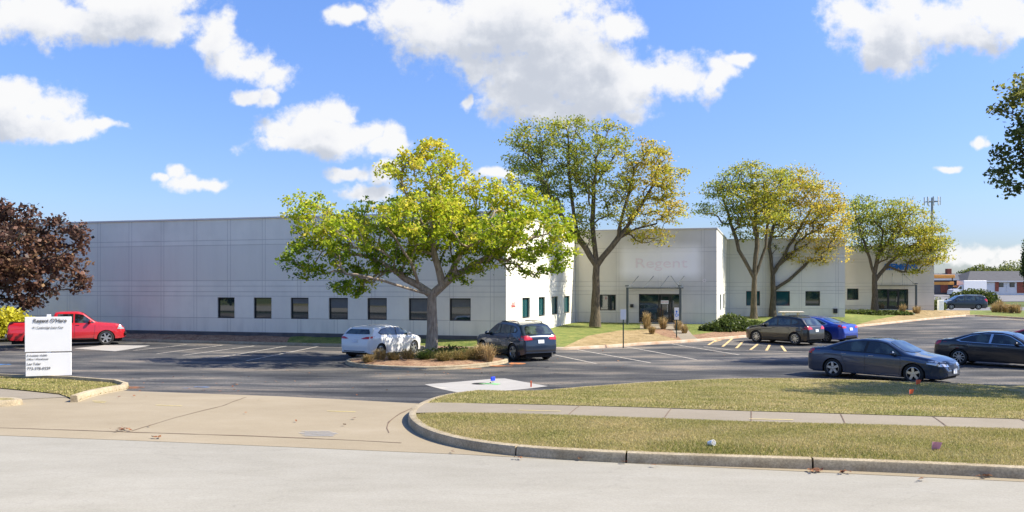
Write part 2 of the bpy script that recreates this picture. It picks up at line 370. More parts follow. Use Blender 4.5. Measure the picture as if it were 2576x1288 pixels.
# street edge line (concrete street / gutter)
SE = [(-60,)+(0,), (0,0)]
def sd_(s, d):                                # street frame: along, across
    return (s*math.cos(A11)+d*math.sin(A11), -s*math.sin(A11)+d*math.cos(A11))
sheet('street', [sd_(-70,-9), sd_(70,-9), sd_(70,11.68), sd_(6,11.68), sd_(0,11.9), sd_(-3,12.1), sd_(-8,12.2), sd_(-70,12.2)], off(.0), 1.2, M_street, kind='structure')
sheet('verge', [sd_(-70,-22), sd_(70,-22), sd_(70,-9.2), sd_(-70,-9.2)], off(.02), 3, M_grass, kind='structure')
KR = [(2900,1220),(2576,1206),(2400,1196.5),(2079,1183),(1800,1174),(1591,1166),(1440,1158),(1310,1149),(1200,1136),(1110,1117),(1052,1094),(1026,1070),(1026,1052),(1042,1037),(1072,1022),(1108,1009.5),(1150,1001),(1195,995)]
KRw = P(KR)
lot_side = P([(1300,985),(1430,974),(1560,964),(1700,956),(1850,950.5),(2000,950),(2150,954),(2304,960),(2450,965),(2750,972),(3100,985)], .15)
KRw = KRw[:1]+smooth_line(KRw[1:], 2)
isl = smooth_line(KRw[-1:]+lot_side, 1)
ISL = KRw[::1]+isl[1:]
# driveway apron with its gutter
LW = P([(-260,938),(0,941),(180,947),(299,956),(324,963),(318,969),(280,975),(232,985),(196,997)], .13)
apron = [sd_(-30,12.2), sd_(-8,12.2), sd_(-3,12.1), sd_(0,11.9), sd_(6,11.68), sd_(30,11.68), sd_(30,12.25)]+KRw[1:-4]+P([(1150,1008),(1060,1016),(700,997),(330,984),(240,980)])+P([(190,994),(100,996),(0,1000),(-300,1010)])
sheet('driveway_apron', apron, off(.004), .8, M_apron, kind='structure')
# parking lot asphalt
kerbL = P([(-420,846),(100,853),(290,858),(604,866),(854,872),(1063,877),(1200,880),(1400,882)])
kerbR = P([(1500,877),(1620,868),(1740,861),(1880,849),(2000,836.5),(2141,825),(2300,808),(2400,798),(2440,795),(2500,798),(2576,803),(2760,811)])
KB = smooth_line(kerbL+kerbR, 1)
lot = P([(-900,1000),(240,986),(330,984.5),(700,997.5),(1060,1016.5),(1150,1008)])+[(4,18),(30,14)]+[(75,25),(75,72),(60,76)]+[(a, b+1.5) for a, b in KB[::-1]]+[(-60,62),(-60,30)]
sheet('parking_lot', lot, off(.0), 1.0, M_asph, kind='structure')
# right island: lawn strips, sidewalk, kerb
s_back = P([(1108,1012),(1300,1016),(1600,1024),(1890,1034),(2200,1043),(2576,1054),(3000,1068)], .15)
s_front = P([(1076,1037),(1300,1042),(1600,1052),(1890,1062.5),(2200,1070),(2576,1081),(3000,1094)], .15)
islP = [(p[0], p[1]) for p in ISL]
_ib = islP+[islP[0]]
def zisl(x, y):
    d, _ = dist_line(np.c_[x, y], _ib); z = H(x, y)+.135+.05*(1-np.exp(-np.maximum(d-.1, 0)/.5))
    ds, _ = dist_line(np.c_[x, y], s_back); df, _ = dist_line(np.c_[x, y], s_front); g = np.minimum(ds, df)
    return z-.03*np.exp(-g/.25)
def clip_front(a): return a
par = KRw[:-3]
i0 = min(range(len(par)), key=lambda i: abs(par[i][0]-s_front[0][0])+abs(par[i][1]-s_front[0][1]))
inner = par[:i0]
def inset(line, w, side=1):
    A = np.array(line, float); T = np.gradient(A, axis=0); T /= np.linalg.norm(T, axis=1)[:,None]; N = np.c_[-T[:,1], T[:,0]]*side
    return [tuple(q) for q in A+N*w]
KS = -1
rim = inset(ISL, .10, KS)
kk = min(range(len(rim)), key=lambda i: math.dist(rim[i], s_front[0])); k2 = min(range(len(rim)), key=lambda i: math.dist(rim[i], s_back[0]))
sheet('parkway_lawn', rim[:kk]+s_front, zisl, .45, M_grass, kind='structure')
sheet('sidewalk', s_front+s_back[::-1]+rim[kk:k2+1][::-1], off(.145), .5, M_walk, kind='structure')
sheet('lot_side_lawn', rim[k2:]+s_back[::-1], zisl, .5, M_grass, kind='structure')
kg = []; sA = np.r_[0, np.cumsum([math.dist(a, b) for a, b in zip(ISL[:-1], ISL[1:])])]
for g in P([(2079,1183),(1591,1166),(1310,1149),(1072,1022)]): kg.append(sA[min(range(len(ISL)), key=lambda i: math.dist(ISL[i], g))])
kerb('street_kerb', ISL, M_kerb, side=KS, gaps=kg, kind='structure')
def strip(name, a, b, w, mat, dz, label=None, cat=None, group=None, kind='structure', wob=0.0, n=14):
    """thin painted or scored line lying on the pavement"""
    a, b = np.array(a), np.array(b); t = (b-a)/np.linalg.norm(b-a); nn = np.array([-t[1], t[0]]); V = []; fs = []
    for i in range(n+1):
        c = a+(b-a)*i/n+nn*random.uniform(-wob, wob)
        for s in (-1, 1): q = c+nn*s*w/2*(1+random.uniform(-wob, wob)*2); V.append((q[0], q[1], float(H(q[0], q[1]))+dz))
    for i in range(n): fs.append((2*i, 2*i+2, 2*i+3, 2*i+1))
    me = bpy.data.meshes.new(name); me.from_pydata(V, [], fs); fix(me); return tag(link(name, me, mat), label, cat, group, kind)
for (a, b) in (((1460,1019),(1424,1049)),((1890,1033),(1890,1063)),((2114,1040),(2127,1068)),((2346,1047),(2386,1076)),((1690,1026),(1668,1056)),((2565,1053),(2625,1084))):
    strip('sidewalk_joint', G(*a,.15), G(*b,.15), .02, M_joint, .151, n=3)
# apron joints
def poly_strip(name, pts, w, mat, dz, wob=.0, **kw):
    L = resample(P(pts) if pts[0][0] > 50 or True else pts, .3); V = []; fs = []; A = np.array(L); T = np.gradient(A, axis=0); T /= np.linalg.norm(T, axis=1)[:,None]+1e-9
    for i in range(len(A)):
        nn = np.array([-T[i][1], T[i][0]]); ww = w*(1+random.uniform(-1, 1)*.5); c = A[i]+nn*random.uniform(-wob, wob)
        for s in (-1, 1): q = c+nn*s*ww/2; V.append((q[0], q[1], float(H(*q))+dz))
    for i in range(len(A)-1): fs.append((2*i, 2*i+2, 2*i+3, 2*i+1))
    me = bpy.data.meshes.new(name); me.from_pydata(V, [], fs); fix(me); return tag(link(name, me, mat), **kw)
poly_strip('apron_joint', [(-200,1068),(0,1077),(300,1087),(640,1098),(900,1109),(1010,1115)], .035, M_joint, .009, .006, kind='structure')
poly_strip('apron_joint', [(978,1090),(973,1078),(978,1062),(1000,1045),(1055,1020)], .03, M_joint, .009, .006, kind='structure')
poly_strip('apron_joint', [(620,1000),(560,1022),(440,1052),(330,1085)], .02, M_joint, .009, .01, kind='structure')
# left island
LI = P([(-300,962),(0,974),(150,988.5),(196,997)], .05)
sheet('lawn_by_the_sign', LW+[LI[2], LI[1], LI[0]], off(.034), .5, M_grass, kind='structure')
sheet('sidewalk', [LI[0], LI[1], LI[2], LI[3]]+P([(150,1001),(0,1008),(-300,1018)]), off(.012), .6, M_walk, kind='structure')
kerb('lot_kerb', LW, M_kerb, side=-1, kind='structure')
kp = smooth_line(P([(-300,1030),(-40,1026),(30,1022),(60,1018),(52,1014),(20,1012),(-60,1010),(-300,1006)]), 1)
kerb('street_kerb', kp, M_kerb, side=1, h=.12, kind='structure')
sheet('parkway_lawn', inset(kp, .1, 1), off(.115), .4, M_grass, kind='structure')
# white patch slab round the catch basin
pad = P([(1068,967.5),(1245,953),(1270,952.5),(1378,972),(1300,981),(1165,990)])
sheet('concrete_patch', pad, off(.008), .6, M_pad, kind='structure')
sheet('concrete_patch', P([(185,877),(262,868.5),(378,869.5),(330,878),(290,884)]), off(.008), .8, M_pad, kind='structure')
# parking stall lines
for (a, b) in (((1452,880),(1637,913)),((1572,872),(1752,905)),((1690,865),(1860,893)),((1395,893),(1500,915)),
               ((560,868.5),(395,890)),((640,870),(460,894)),((720,871),(540,901)),((470,867),(335,882)),((800,872),(620,908))):
    strip('stall_line', G(*a), G(*b), .11, M_wornw, .008)
for (a, b) in (((1806,853),(1782,868)),((1842,852),(1818,872)),((1870,858),(1852,876)),((1908,864),(1888,880)),((1936,868),(1928,882)),((1966,870),(1976,884)),((1815,855.5),(1795,860.5))):
    strip('crosshatch_line', G(*a), G(*b), .13, M_worny, .008)
strip('crosshatch_line', G(1770,872), G(1840,881), .10, M_wornw, .008); strip('crosshatch_line', G(1840,881), G(2040,886), .10, M_wornw, .008)
for k in range(5):
    p0 = np.array(G(2450+k*26, 801+k*1.0)); d = np.array((.68,-.73)); strip('stall_line', p0+d*.6, p0+d*5.2, .11, M_worny, .008)
# utility marking sprays
def blob(name, px, py, rx, ry, mat, dz=.012, **kw):
    c = G(px, py); n = 14; pts = [(c[0]+rx*math.cos(2*math.pi*i/n)*random.uniform(.6, 1.2), c[1]+ry*math.sin(2*math.pi*i/n)*random.uniform(.6, 1.2)) for i in range(n)]
    V = [(x, y, float(H(x, y))+dz) for x, y in pts]; me = bpy.data.meshes.new(name); me.from_pydata(V, [], [tuple(range(n))]); fix(me); return tag(link(name, me, mat), kind='structure', **kw)
blob('blue_spray_mark', 505, 974.5, .32, .22, M_blue); blob('blue_spray_mark', 6, 917.5, .3, .3, M_blue); blob('blue_spray_mark', 470, 977, .18, .1, M_blue)
for (px, py, rx, ry) in ((340,975,.35,.25),(310,978,.5,.12),(1300,915,.35,.5),(1255,921,.5,.2),(1180,928,.5,.12),(1900,1060,.0,.0)):
    if rx: blob('orange_spray_mark', px, py, rx, ry, M_orange)
blob('green_spray_mark', 1228, 966, .28, .22, M_green_sp, .016); blob('green_spray_mark', 1248, 967, .15, .2, M_green_sp, .017)
for (px, py, l) in ((250,1010,.38),(425,1021,.6),(858,1036,.6),(250,1013,.3)):
    a = np.array(G(px, py)); strip('yellow_dash', a-np.array((l/2,-.06)), a+np.array((l/2,-.06)), .045, M_yel, .01, wob=.01)
for (px, py, l) in ((1357,1033,.8),(1940,1055,.75)):
    a = np.array(G(px, py, .15)); strip('yellow_dash', a-np.array((l/2,-.06)), a+np.array((l/2,-.06)), .045, M_yel, .153, wob=.01)
for i in range(7):
    a = np.array(G(800+random.uniform(-6, 6), 1086+i*2.0)); l = random.uniform(.22, .33); strip('white_arrow_mark', a-np.array((l,.0)), a+np.array((l,-.0)), .03, M_white, .01, wob=.012)

# ------------------------------------------------------------------ building footprint and the beds round it
P0 = (-.311,43.6); Q = (4.47,59.06); Rr = (13.83,56.4); S = (17.85,69.4); T = (27.2,68.2); B1 = (31.9,81.0); B2 = (40.2,79.5)
LFT = (P0[0]-44*.9617, P0[1]+44*.274)
base = [(LFT[0], LFT[1], .45), (P0[0], P0[1], .45), (Q[0], Q[1], .74), (Rr[0], Rr[1], .68), (S[0], S[1], .78), (T[0], T[1], .76), (B1[0], B1[1], 1.02), (B2[0], B2[1], 1.0), (47,87,.75), (75,88,.72)]
bxy = [(b[0], b[1]) for b in base]; bz = np.array([b[2] for b in base])
KB2 = inset(KB, .1, 1)
def zbed(x, y):
    Pp = np.c_[x, y]; dk, _ = dist_line(Pp, KB); dw, tw = dist_line(Pp, bxy); zw = np.interp(tw, range(len(bz)), bz)
    t = dk/(dk+dw+1e-6); t = t*t*(3-2*t)*.6+t*.4
    return (H(x, y)+.14)*(1-t)+zw*t
def Pb(l, z=.45): return [((a-CX)/F*Y, Y) for a, b in l for Y in [F*(CZ-z)/(b-HY)]]
bedpoly = KB2+[(74,80),(75,88.5)]+[(47,87.5),(41.5,83),(38,84)]+[(33,84),(30,76),(20,73),(16,68),(12,60),(6,62),(1,50),(-6,49)]+[(LFT[0], LFT[1]+2)]
# zones by material: 0 green lawn, 1 mulch, 2 dry tan bed, 3 concrete walk
z1 = [(-60,40),(-60,75)]+[(KB[0][0]-5, KB[0][1]+8)]+[(-12.7,50.5)]+[G(722,868)]+[(-15,30)]
z_tan = Pb([(1395,884),(1400,868),(1480,846),(1560,836),(1640,834),(1700,842),(1742,852),(1745,875),(1500,890)], .35)
z_red = Pb([(1640,833),(1672,822),(1716,822),(1740,836),(1790,832),(1868,828),(1905,838),(1880,856),(1800,862),(1786,851),(1752,840),(1748,852),(1745,858),(1700,842)], .45)
z_walk = Pb([(1610,822.5),(1716,821),(1745,835),(1800,856),(1766,864),(1722,844),(1690,828),(1610,828)], .5)
z_tan2 = Pb([(2128,824),(2160,808),(2250,796),(2310,787),(2440,783),(2440,800),(2300,815),(2140,832)], .6)
bed = sheet('planting_bed', bedpoly, zbed, .7, [M_green, M_mulch, M_tan, M_walk], zones=[(z1,1),(z_tan,2),(z_red,1),(z_walk,3),(z_tan2,2)], kind='structure')
kerb('lot_kerb', KB[:len(kerbL)+6], M_kerb, side=1, kind='structure')
kerb('lot_kerb', KB[len(kerbL)+5:], M_kerb_y, side=1, kind='structure')
# tree island in the lot
TI = smooth_line(P([(868,917),(905,926),(1000,931),(1100,932),(1200,926),(1270,916),(1284,908),(1262,898),(1215,884),(1190,879),(1062,876),(1072,884),(1050,896),(975,903),(900,908),(872,911)]), 1, closed=True)
kerb('island_kerb', TI+[TI[0]], M_kerb, side=1, kind='structure')
TIi = [tuple(np.array(p)*1.0) for p in TI]; _tb = TIi+[TIi[0]]
def zti(x, y):
    d, _ = dist_line(np.c_[x, y], _tb); return H(x, y)+.10+.12*(1-np.exp(-d/.6))
zg = P([(1040,902),(1215,902),(1205,878),(1066,877),(1072,890)], .2)
sheet('tree_island_bed', TIi, zti, .35, [M_mulch, M_green], zones=[(zg,1)], kind='structure')
# far ground on the right: road, neighbour's lot
M_road = groundmat('road_mat', [(.3,(.16,.16,.165)),(.7,(.24,.24,.24))], .3, speck=.15, speckscale=8)
def flat(name, pts, dz, mat, step=4): return sheet(name, pts, off(dz), step, mat, kind='structure')
flat('road', [(36,97),(120,92),(120,112),(38,115)], -.12, M_road)
flat('neighbour_lot', [(52,134),(190,134),(190,176),(50,176)], -.10, M_road)
# ------------------------------------------------------------------ office building
def wallmat(name, col, band, lines_u, u0=0.0, patch=None):
    """precast panels: reveals at fixed heights and along the wall, slightly rougher middle band, weather streaks"""
    m, t, p = newmat(name); tc = t.n('ShaderNodeTexCoord').outputs['Object']; s = t.n('ShaderNodeSeparateXYZ'); t.set(s.inputs[0], tc)
    u, z = s.outputs[0], s.outputs[2]; f = t.noise(tc, .35, 4, .6); c = t.ramp(f, [(.3, tuple(x*.88 for x in col)), (.5, tuple(x*.97 for x in col)), (.7, tuple(min(1, x*1.05) for x in col))])
    inb = t.math('MULTIPLY', t.math('GREATER_THAN', z, 3.57), t.math('LESS_THAN', z, 5.62)); c = t.mix(t.math('MULTIPLY', inb, .9), c, tuple(x*band for x in col))
    c = t.mix(t.math('MULTIPLY', t.math('LESS_THAN', z, 1.42), .8), c, tuple(x*.93 for x in col))
    mp = t.n('ShaderNodeMapping'); t.L.new(tc, mp.inputs[0]); mp.inputs['Scale'].default_value = (.8,.8,.14)
    st = t.rng(t.noise(mp.outputs[0], 1.4, 6, .68), .46, .80, 0, .45)
    low = t.rng(z, 1.5, .55, .25, 1.0); st = t.math('MULTIPLY', st, low); c = t.mix(st, c, (.20,.19,.175))
    g = None
    for h in (5.9,5.62,3.57,3.25,2.93,2.68,1.42):
        k = t.math('LESS_THAN', t.math('ABSOLUTE', t.math('SUBTRACT', z, h)), .013); g = k if g is None else t.math('MAXIMUM', g, k)
    per, offs = lines_u
    for o in offs:
        q = t.math('MODULO', t.math('ADD', u, 200*per-u0-o), per); k = t.math('LESS_THAN', q, .024); g = t.math('MAXIMUM', g, k)
    c = t.mix(t.math('MULTIPLY', g, .42), c, (.20,.20,.20))
    if patch:                                     # soft white glow round the lettering, painted into the wall colour
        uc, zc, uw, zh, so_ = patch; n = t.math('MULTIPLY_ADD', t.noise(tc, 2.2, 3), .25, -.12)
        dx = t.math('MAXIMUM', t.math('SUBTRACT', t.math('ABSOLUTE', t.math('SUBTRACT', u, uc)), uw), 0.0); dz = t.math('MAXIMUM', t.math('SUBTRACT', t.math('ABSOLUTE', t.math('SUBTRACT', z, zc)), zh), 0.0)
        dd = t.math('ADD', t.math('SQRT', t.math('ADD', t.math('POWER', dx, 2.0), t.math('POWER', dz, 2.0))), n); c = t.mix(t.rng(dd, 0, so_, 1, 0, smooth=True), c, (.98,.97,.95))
    t.set(p.inputs['Base Color'], c); p.inputs['Roughness'].default_value = .85
    b = t.n('ShaderNodeBump'); b.inputs['Strength'].default_value = .7; b.inputs['Distance'].default_value = .02
    t.set(b.inputs['Height'], t.math('ADD', t.math('MULTIPLY', g, -1.0), t.math('MULTIPLY', t.noise(tc, 30, 3), .12))); t.L.new(b.outputs[0], p.inputs['Normal'])
    return m
WCOL = (.56,.55,.53)
M_wall_l = wallmat('painted_precast_cool', (.86,.835,.72), .90, (2.27,(0,.20)))
M_wall_w = wallmat('painted_precast_warm', (.76,.725,.64), .94, (2.9,(0,.2)))
M_frame = pmat('dark_window_frame', (.018,.02,.022), .4, .1, 5)
M_glass, _t, _p = newmat('tinted_glass'); _p.inputs['Base Color'].default_value = (.012,.035,.040,1); _p.inputs['Roughness'].default_value = .03; _p.inputs['Specular IOR Level'].default_value = .9
_p.inputs['Coat Weight'].default_value = .6; _p.inputs['IOR'].default_value = 1.6
_tc = _t.n('ShaderNodeTexCoord').outputs['Object']; _b = _t.n('ShaderNodeBump'); _b.inputs['Strength'].default_value = .12; _t.set(_b.inputs['Height'], _t.noise(_tc, 1.3, 2)); _t.L.new(_b.outputs[0], _p.inputs['Normal'])
M_teal, _t, _p = newmat('teal_glass'); _p.inputs['Base Color'].default_value = (.012,.075,.085,1); _p.inputs['Roughness'].default_value = .04; _p.inputs['Specular IOR Level'].default_value = .8
M_refl_band = pmat('window_refl_band', (.13,.14,.14), .6, .1, 4)  # lighter window reflection, put in as a thin strip over the glass
M_cope = pmat('metal_coping', (.62,.62,.62), .45, .05, 2)
M_base_strip = pmat('dark_base_strip', (.10,.10,.105), .9, .25, 1.5)
M_roof = pmat('roof_membrane', (.35,.35,.34), .9)
M_black = pmat('black_metal', (.02,.021,.023), .45)
bld = empty('office_building', (P0[0], P0[1], 0)); tag(bld, 'long low light grey precast office building with stepped fronts and dark windows', 'building')
bld_inv = Matrix.Translation((-P0[0], -P0[1], 0))
ROOF = 7.1
def wall(p, q, z0, z1, ops, mat, cope=True, thick=.25, base_strip=0.0):
    """ops: (u0,u1,za,zb,kind) measured from p; outside is to the right of p->q"""
    L = math.dist(p, q); ang = math.atan2(q[1]-p[1], q[0]-p[0]); mb = MB()
    us = sorted({0.0, L} | {o[0] for o in ops} | {o[1] for o in ops}); zs = sorted({z0, z1} | {o[2] for o in ops} | {o[3] for o in ops})
    for a, b in zip(us[:-1], us[1:]):
        for c, d in zip(zs[:-1], zs[1:]):
            if any(o[0] <= a+1e-6 and b <= o[1]+1e-6 and o[2] <= c+1e-6 and d <= o[3]+1e-6 for o in ops): continue
            mb.add([(a,0,c),(b,0,c),(b,0,d),(a,0,d)], [(0,1,2,3)])
    for (a, b, c, d, k) in ops:
        y = .2
        mb.add([(a,0,c),(a,y,c),(a,y,d),(a,0,d)], [(0,1,2,3)]); mb.add([(b,0,c),(b,0,d),(b,y,d),(b,y,c)], [(0,1,2,3)])
        mb.add([(a,0,c),(b,0,c),(b,y,c),(a,y,c)], [(0,1,2,3)]); mb.add([(a,0,d),(a,y,d),(b,y,d),(b,0,d)], [(0,1,2,3)])
    mb.add([(0,thick,z0),(L,thick,z0),(L,thick,z1),(0,thick,z1)], [(3,2,1,0)])
    me = bpy.data.meshes.new('wall'); me.from_pydata(mb.v, [], mb.f); me.update()
    w = link('wall', me, mat, bld, (p[0]-P0[0], p[1]-P0[1], 0), ang)
    if cope: MB().box((L/2, thick/2, z1+.05), (L+.08, thick+.14, .10), bev=.01).build('coping', M_cope, w)
    if base_strip: MB().box((L/2, -.02, z0+.4), (L-.02, .05, .8-.0), bev=.01).build('base_strip', M_base_strip, w, loc=(0,0,base_strip-.8-z0))  # dark strip set along the foot of the wall
    return w, ang, L
def window(w, a, b, c, d, glass=None, mull=(), refl_band=0.0, bz=1.0):
    g = glass or M_glass; fw = .06; mb = MB()
    mb.box(((a+b)/2, .11, c+fw/2), (b-a, .07, fw)); mb.box(((a+b)/2, .11, d-fw/2), (b-a, .07, fw))
    mb.box((a+fw/2, .11, (c+d)/2), (fw, .07, d-c-2*fw-.002)); mb.box((b-fw/2, .11, (c+d)/2), (fw, .07, d-c-2*fw-.002))
    for m in mull: mb.box((m, .11, (c+d)/2), (fw*.8, .066, d-c-2*fw-.004))
    o = mb.build('window', M_frame, bld, loc=w.location.copy(), rz=w.rotation_euler.z)
    me = MB().box(((a+b)/2, .14, (c+d)/2), (b-a-.02, .012, d-c-.02)).build('glass', g, o)
    if refl_band: MB().box(((a+b)/2+bz*.0, .128, d-fw-.002-(d-c)*refl_band/2), (b-a-2*fw-.02, .006, (d-c)*refl_band)).build('refl_band', M_refl_band, o)
    return o
# --- long left wall (px centres of the windows, left and right edges)
wu = lambda px, p, q: None
def upx(px, p, q):                            # distance along a wall at which a sight line crosses it
    k = (px-CX)/F; ux, uy = q[0]-p[0], q[1]-p[1]; L = math.hypot(ux, uy); ux /= L; uy /= L
    return (k*p[1]-p[0])/(ux-k*uy)
lw = [(547,590),(638,683),(731,776),(827,875),(924,973),(1028,1079),(1131,1184)]
ops = []
for a, b in lw: ops.append((upx(a, LFT, P0), upx(b, LFT, P0), 1.40, 2.60, 'w'))
w, _, Lw = wall(LFT, P0, -.2, ROOF, ops, M_wall_l, base_strip=.62)
for i, o in enumerate(ops):
    x = window(w, *o[:4], refl_band=(0,0,.22,.42,.30,.55,.34)[i])
# sunlit return
wops = [(upx(a, P0, Q), upx(b, P0, Q), 1.44, 2.60, 'w') for a, b in ((1314,1333),(1355,1371),(1388,1404),(1419,1433))]
w2, _, _ = wall(P0, Q, -.2, ROOF, wops, M_wall_l)
for o in wops: window(w2, *o[:4], glass=M_teal)
# entrance front
d0_, d1_ = upx(1607, Q, Rr), upx(1713, Q, Rr)
eops = [(upx(1508, Q, Rr), upx(1549, Q, Rr), 1.56, 2.66, 'w'), (d0_, d1_, .74, 2.72, 'd')]
_uc = upx(1661, Q, Rr); M_wall_p = wallmat('precast_painted_glow', (.72,.695,.63), .95, (2.9,(0,.2)), 0.0, (_uc, 4.95, 2.2, .55, 1.0))
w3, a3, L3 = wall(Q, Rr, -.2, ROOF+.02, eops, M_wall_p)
wi = window(w3, *eops[0][:4], mull=((eops[0][0]+eops[0][1])/2+.12,), glass=M_glass)
def storefront(w, a, b, c, d, doors, bars):
    mb = MB(); fw = .07
    mb.box(((a+b)/2, .11, d-fw/2), (b-a, .08, fw)); mb.box(((a+b)/2, .11, c+.04), (b-a, .08, .08))
    for x in [a+fw/2]+list(bars)+[b-fw/2]: mb.box((x, .11, (c+d)/2), (fw, .078, d-c-.16))
    s = mb.build('storefront', M_frame, bld, loc=w.location.copy(), rz=w.rotation_euler.z)
    MB().box(((a+b)/2, .15, (c+d)/2), (b-a-.02, .012, d-c-.02)).build('glass', M_glass, s)
    for (x0, x1) in doors:
        m2 = MB(); h = c+2.02-.74+.6 if False else d-.02
        m2.box(((x0+x1)/2, .085, c+.2), (x1-x0-.08, .05, .22)); m2.box(((x0+x1)/2, .085, d-.13), (x1-x0-.08, .05, .1))
        m2.box((x0+.085, .085, (c+d)/2), (.09, .05, d-c-.4)); m2.box((x1-.085, .085, (c+d)/2), (.09, .05, d-c-.4))
        m2.build('door', M_frame, s); MB().box((x1-.19, .04, (c+d)/2), (.03, .03, .5)).build('handle', M_cope, s)
    return s
dm = (d0_+d1_)/2
st = storefront(w3, d0_, d1_, .74, 2.72, [(upx(1660, Q, Rr), upx(1686, Q, Rr))], [upx(1657, Q, Rr), upx(1688, Q, Rr)])
# right-hand return of the entrance block
sops = [(upx(a, Rr, S), upx(b, Rr, S), 1.5, 2.66, 'w') for a, b in ((1811,1814.5),(1819,1822))]
w4, _, _ = wall(Rr, S, -.2, ROOF+.02, sops, M_wall_l)
for o in sops: window(w4, *o[:4], glass=M_teal)
# second front
aops = [(upx(a, S, T), upx(b, S, T), 1.66, 2.86, 'w') for a, b in ((1877,1912),(1952,1987),(2026,2063))]
w5, _, _ = wall(S, T, -.2, ROOF, aops, M_wall_w)
for i, o in enumerate(aops): window(w5, *o[:4], glass=M_teal if i < 2 else M_glass)
wall(T, B1, -.2, ROOF, [], M_wall_w)
# third front with its own entrance
bops = [(upx(2131,B1,B2), upx(2160,B1,B2), 1.95, 3.05, 'w'), (upx(2206,B1,B2), upx(2285,B1,B2), 1.05, 3.0, 'd')]
TB = B1
w6, a6, L6 = wall(TB, B2, -.2, ROOF, bops, M_wall_w)
window(w6, *bops[0][:4]); storefront(w6, *bops[1][:4], [(bops[1][0]+1.0, bops[1][0]+2.0)], [bops[1][0]+1.0, bops[1][0]+2.0])
n16 = (.276,.961); BK = 24
wall(B2, (B2[0]+n16[0]*BK, B2[1]+n16[1]*BK), -.2, ROOF, [], M_wall_w)
back = [(B2[0]+n16[0]*BK, B2[1]+n16[1]*BK), (LFT[0]+n16[0]*45, LFT[1]+n16[1]*45)]
wall(back[0], back[1], -.2, ROOF, [], M_wall_w); wall(back[1], LFT, -.2, ROOF, [], M_wall_l)
rf = [LFT, P0, Q, Rr, S, T, TB, B2, back[0], back[1]]
def roofslab():
    n = len(rf); V = [(x-P0[0], y-P0[1], ROOF-.45) for x, y in rf]
    vo, eo, fo, *_ = delaunay_2d_cdt([Vector(p) for p in rf], [(i, (i+1) % n) for i in range(n)], [], 1, 1e-4)
    me = bpy.data.meshes.new('roof'); me.from_pydata([(v[0]-P0[0], v[1]-P0[1], ROOF-.45) for v in vo], [], fo); fix(me); link('roof', me, M_roof, bld)
roofslab()
# small wall fixtures
def on_wall(w, u, z, d, name, mat, bev=.02): return MB().box((u, -d[1]/2, z), d, bev=bev).build(name, mat, bld, loc=w.location.copy(), rz=w.rotation_euler.z)
on_wall(w5, upx(2101, S, T), 1.25, (.32,.12,.4), 'wall_vent', M_frame)
on_wall(w3, upx(1590, Q, Rr), 1.9, (.22,.16,.22), 'wall_lamp', M_frame)
# --- canopies hung on rods
def canopy(w, u0, u1, z, dep, zt, label, single=False):
    c = empty('canopy', w.location.copy(), w.rotation_euler.z); c.parent = bld
    for u in ([u1] if single else [u0, u1]):
        MB().box((u, -dep, (z-.2)/2+.1), (.16,.16,z-.2+.3), bev=.01).build('post', M_steel, c)
        MB().lathe([(.0,0),(.15,0),(.15,.09),(.0,.09)], c=(u,-dep,z+.11), n=8).build('post_cap', M_steel, c)
    f = MB(); f.tube([(u0-.1,-dep,z),(u1+.1,-dep,z)], .028); f.tube([(u0-.1,-.15,z+.02),(u1+.1,-.15,z+.02)], .028)
    n = 4
    for i in range(n+1): u = u0+(u1-u0)*i/n; f.tube([(u,-.12,z+.02),(u,-dep,z)], .02)
    f.build('canopy_frame', M_steel, c)
    g = MB().box(((u0+u1)/2, -dep/2-.06, z+.06), (u1-u0+.3, dep-.1, .014)); g.build('glass_roof', M_clear, c)
    for i in range(4):
        u = u0+(u1-u0)*(i+.1)/3.4; MB().tube([(u,-dep,z+.04),(u+.45,-.01,zt)], .018, 6).build('tie_rod', M_steel, c)
    MB().tube([(u1-.05,-dep,z+.04),(u1-.75,-.01,zt)], .018, 6).build('tie_rod', M_steel, c)
    return c
M_steel = pmat('painted_steel_grey', (.09,.11,.11), .5)
M_clear, _t, _p = newmat('canopy_glass'); _p.inputs['Base Color'].default_value = (.75,.8,.8,1); _p.inputs['Roughness'].default_value = .08; _p.inputs['Alpha'].default_value = .16
canopy(w3, upx(1586, Q, Rr)-.0, upx(1716, Q, Rr)+.0, 3.12, 1.5, 3.95, '')
canopy(w6, upx(2205, TB, B2), upx(2292, TB, B2), 3.35, 1.6, 4.5, '', single=True)
# --- signs on the fronts
def text(name, s, size, mat, parent, loc, rot=(R(90),0,0), ext=.01, align='CENTER', bold=0.0, sx=1.0):
    cu = bpy.data.curves.new(name, 'FONT'); cu.body = s; cu.size = size; cu.extrude = ext; cu.align_x = align; cu.align_y = 'CENTER'; cu.offset = bold
    o = bpy.data.objects.new(name, cu); COL.objects.link(o); cu.materials.append(mat); o.parent = parent; o.location = loc; o.rotation_euler = rot; o.scale = (sx,1,1)
    bpy.context.view_layer.update(); dg = bpy.context.evaluated_depsgraph_get(); me = bpy.data.meshes.new_from_object(o.evaluated_get(dg)); bpy.data.objects.remove(o)
    o = link(name, me, None, parent, loc); o.rotation_euler = rot; o.scale = (sx,1,1); return o
M_sign = pmat('white_sign_board', (.86,.86,.85), .5, .02, 2)
M_pink = pmat('faded_pink_letter', (.93,.84,.84), .6, .05); M_ghost = pmat('faded_grey_letter', (.70,.72,.76), .6, .03)
M_bluel = pmat('blue_sign_letter', (.02,.17,.65), .4, .1); M_red = pmat('red_letter', (.5,.06,.06), .5)
def wall_pt(p, q, px): u = upx(px, p, q); L = math.dist(p, q); return (p[0]+(q[0]-p[0])*u/L, p[1]+(q[1]-p[1])*u/L)
def zpx(py, Y): return CZ+(HY-py)/F*Y
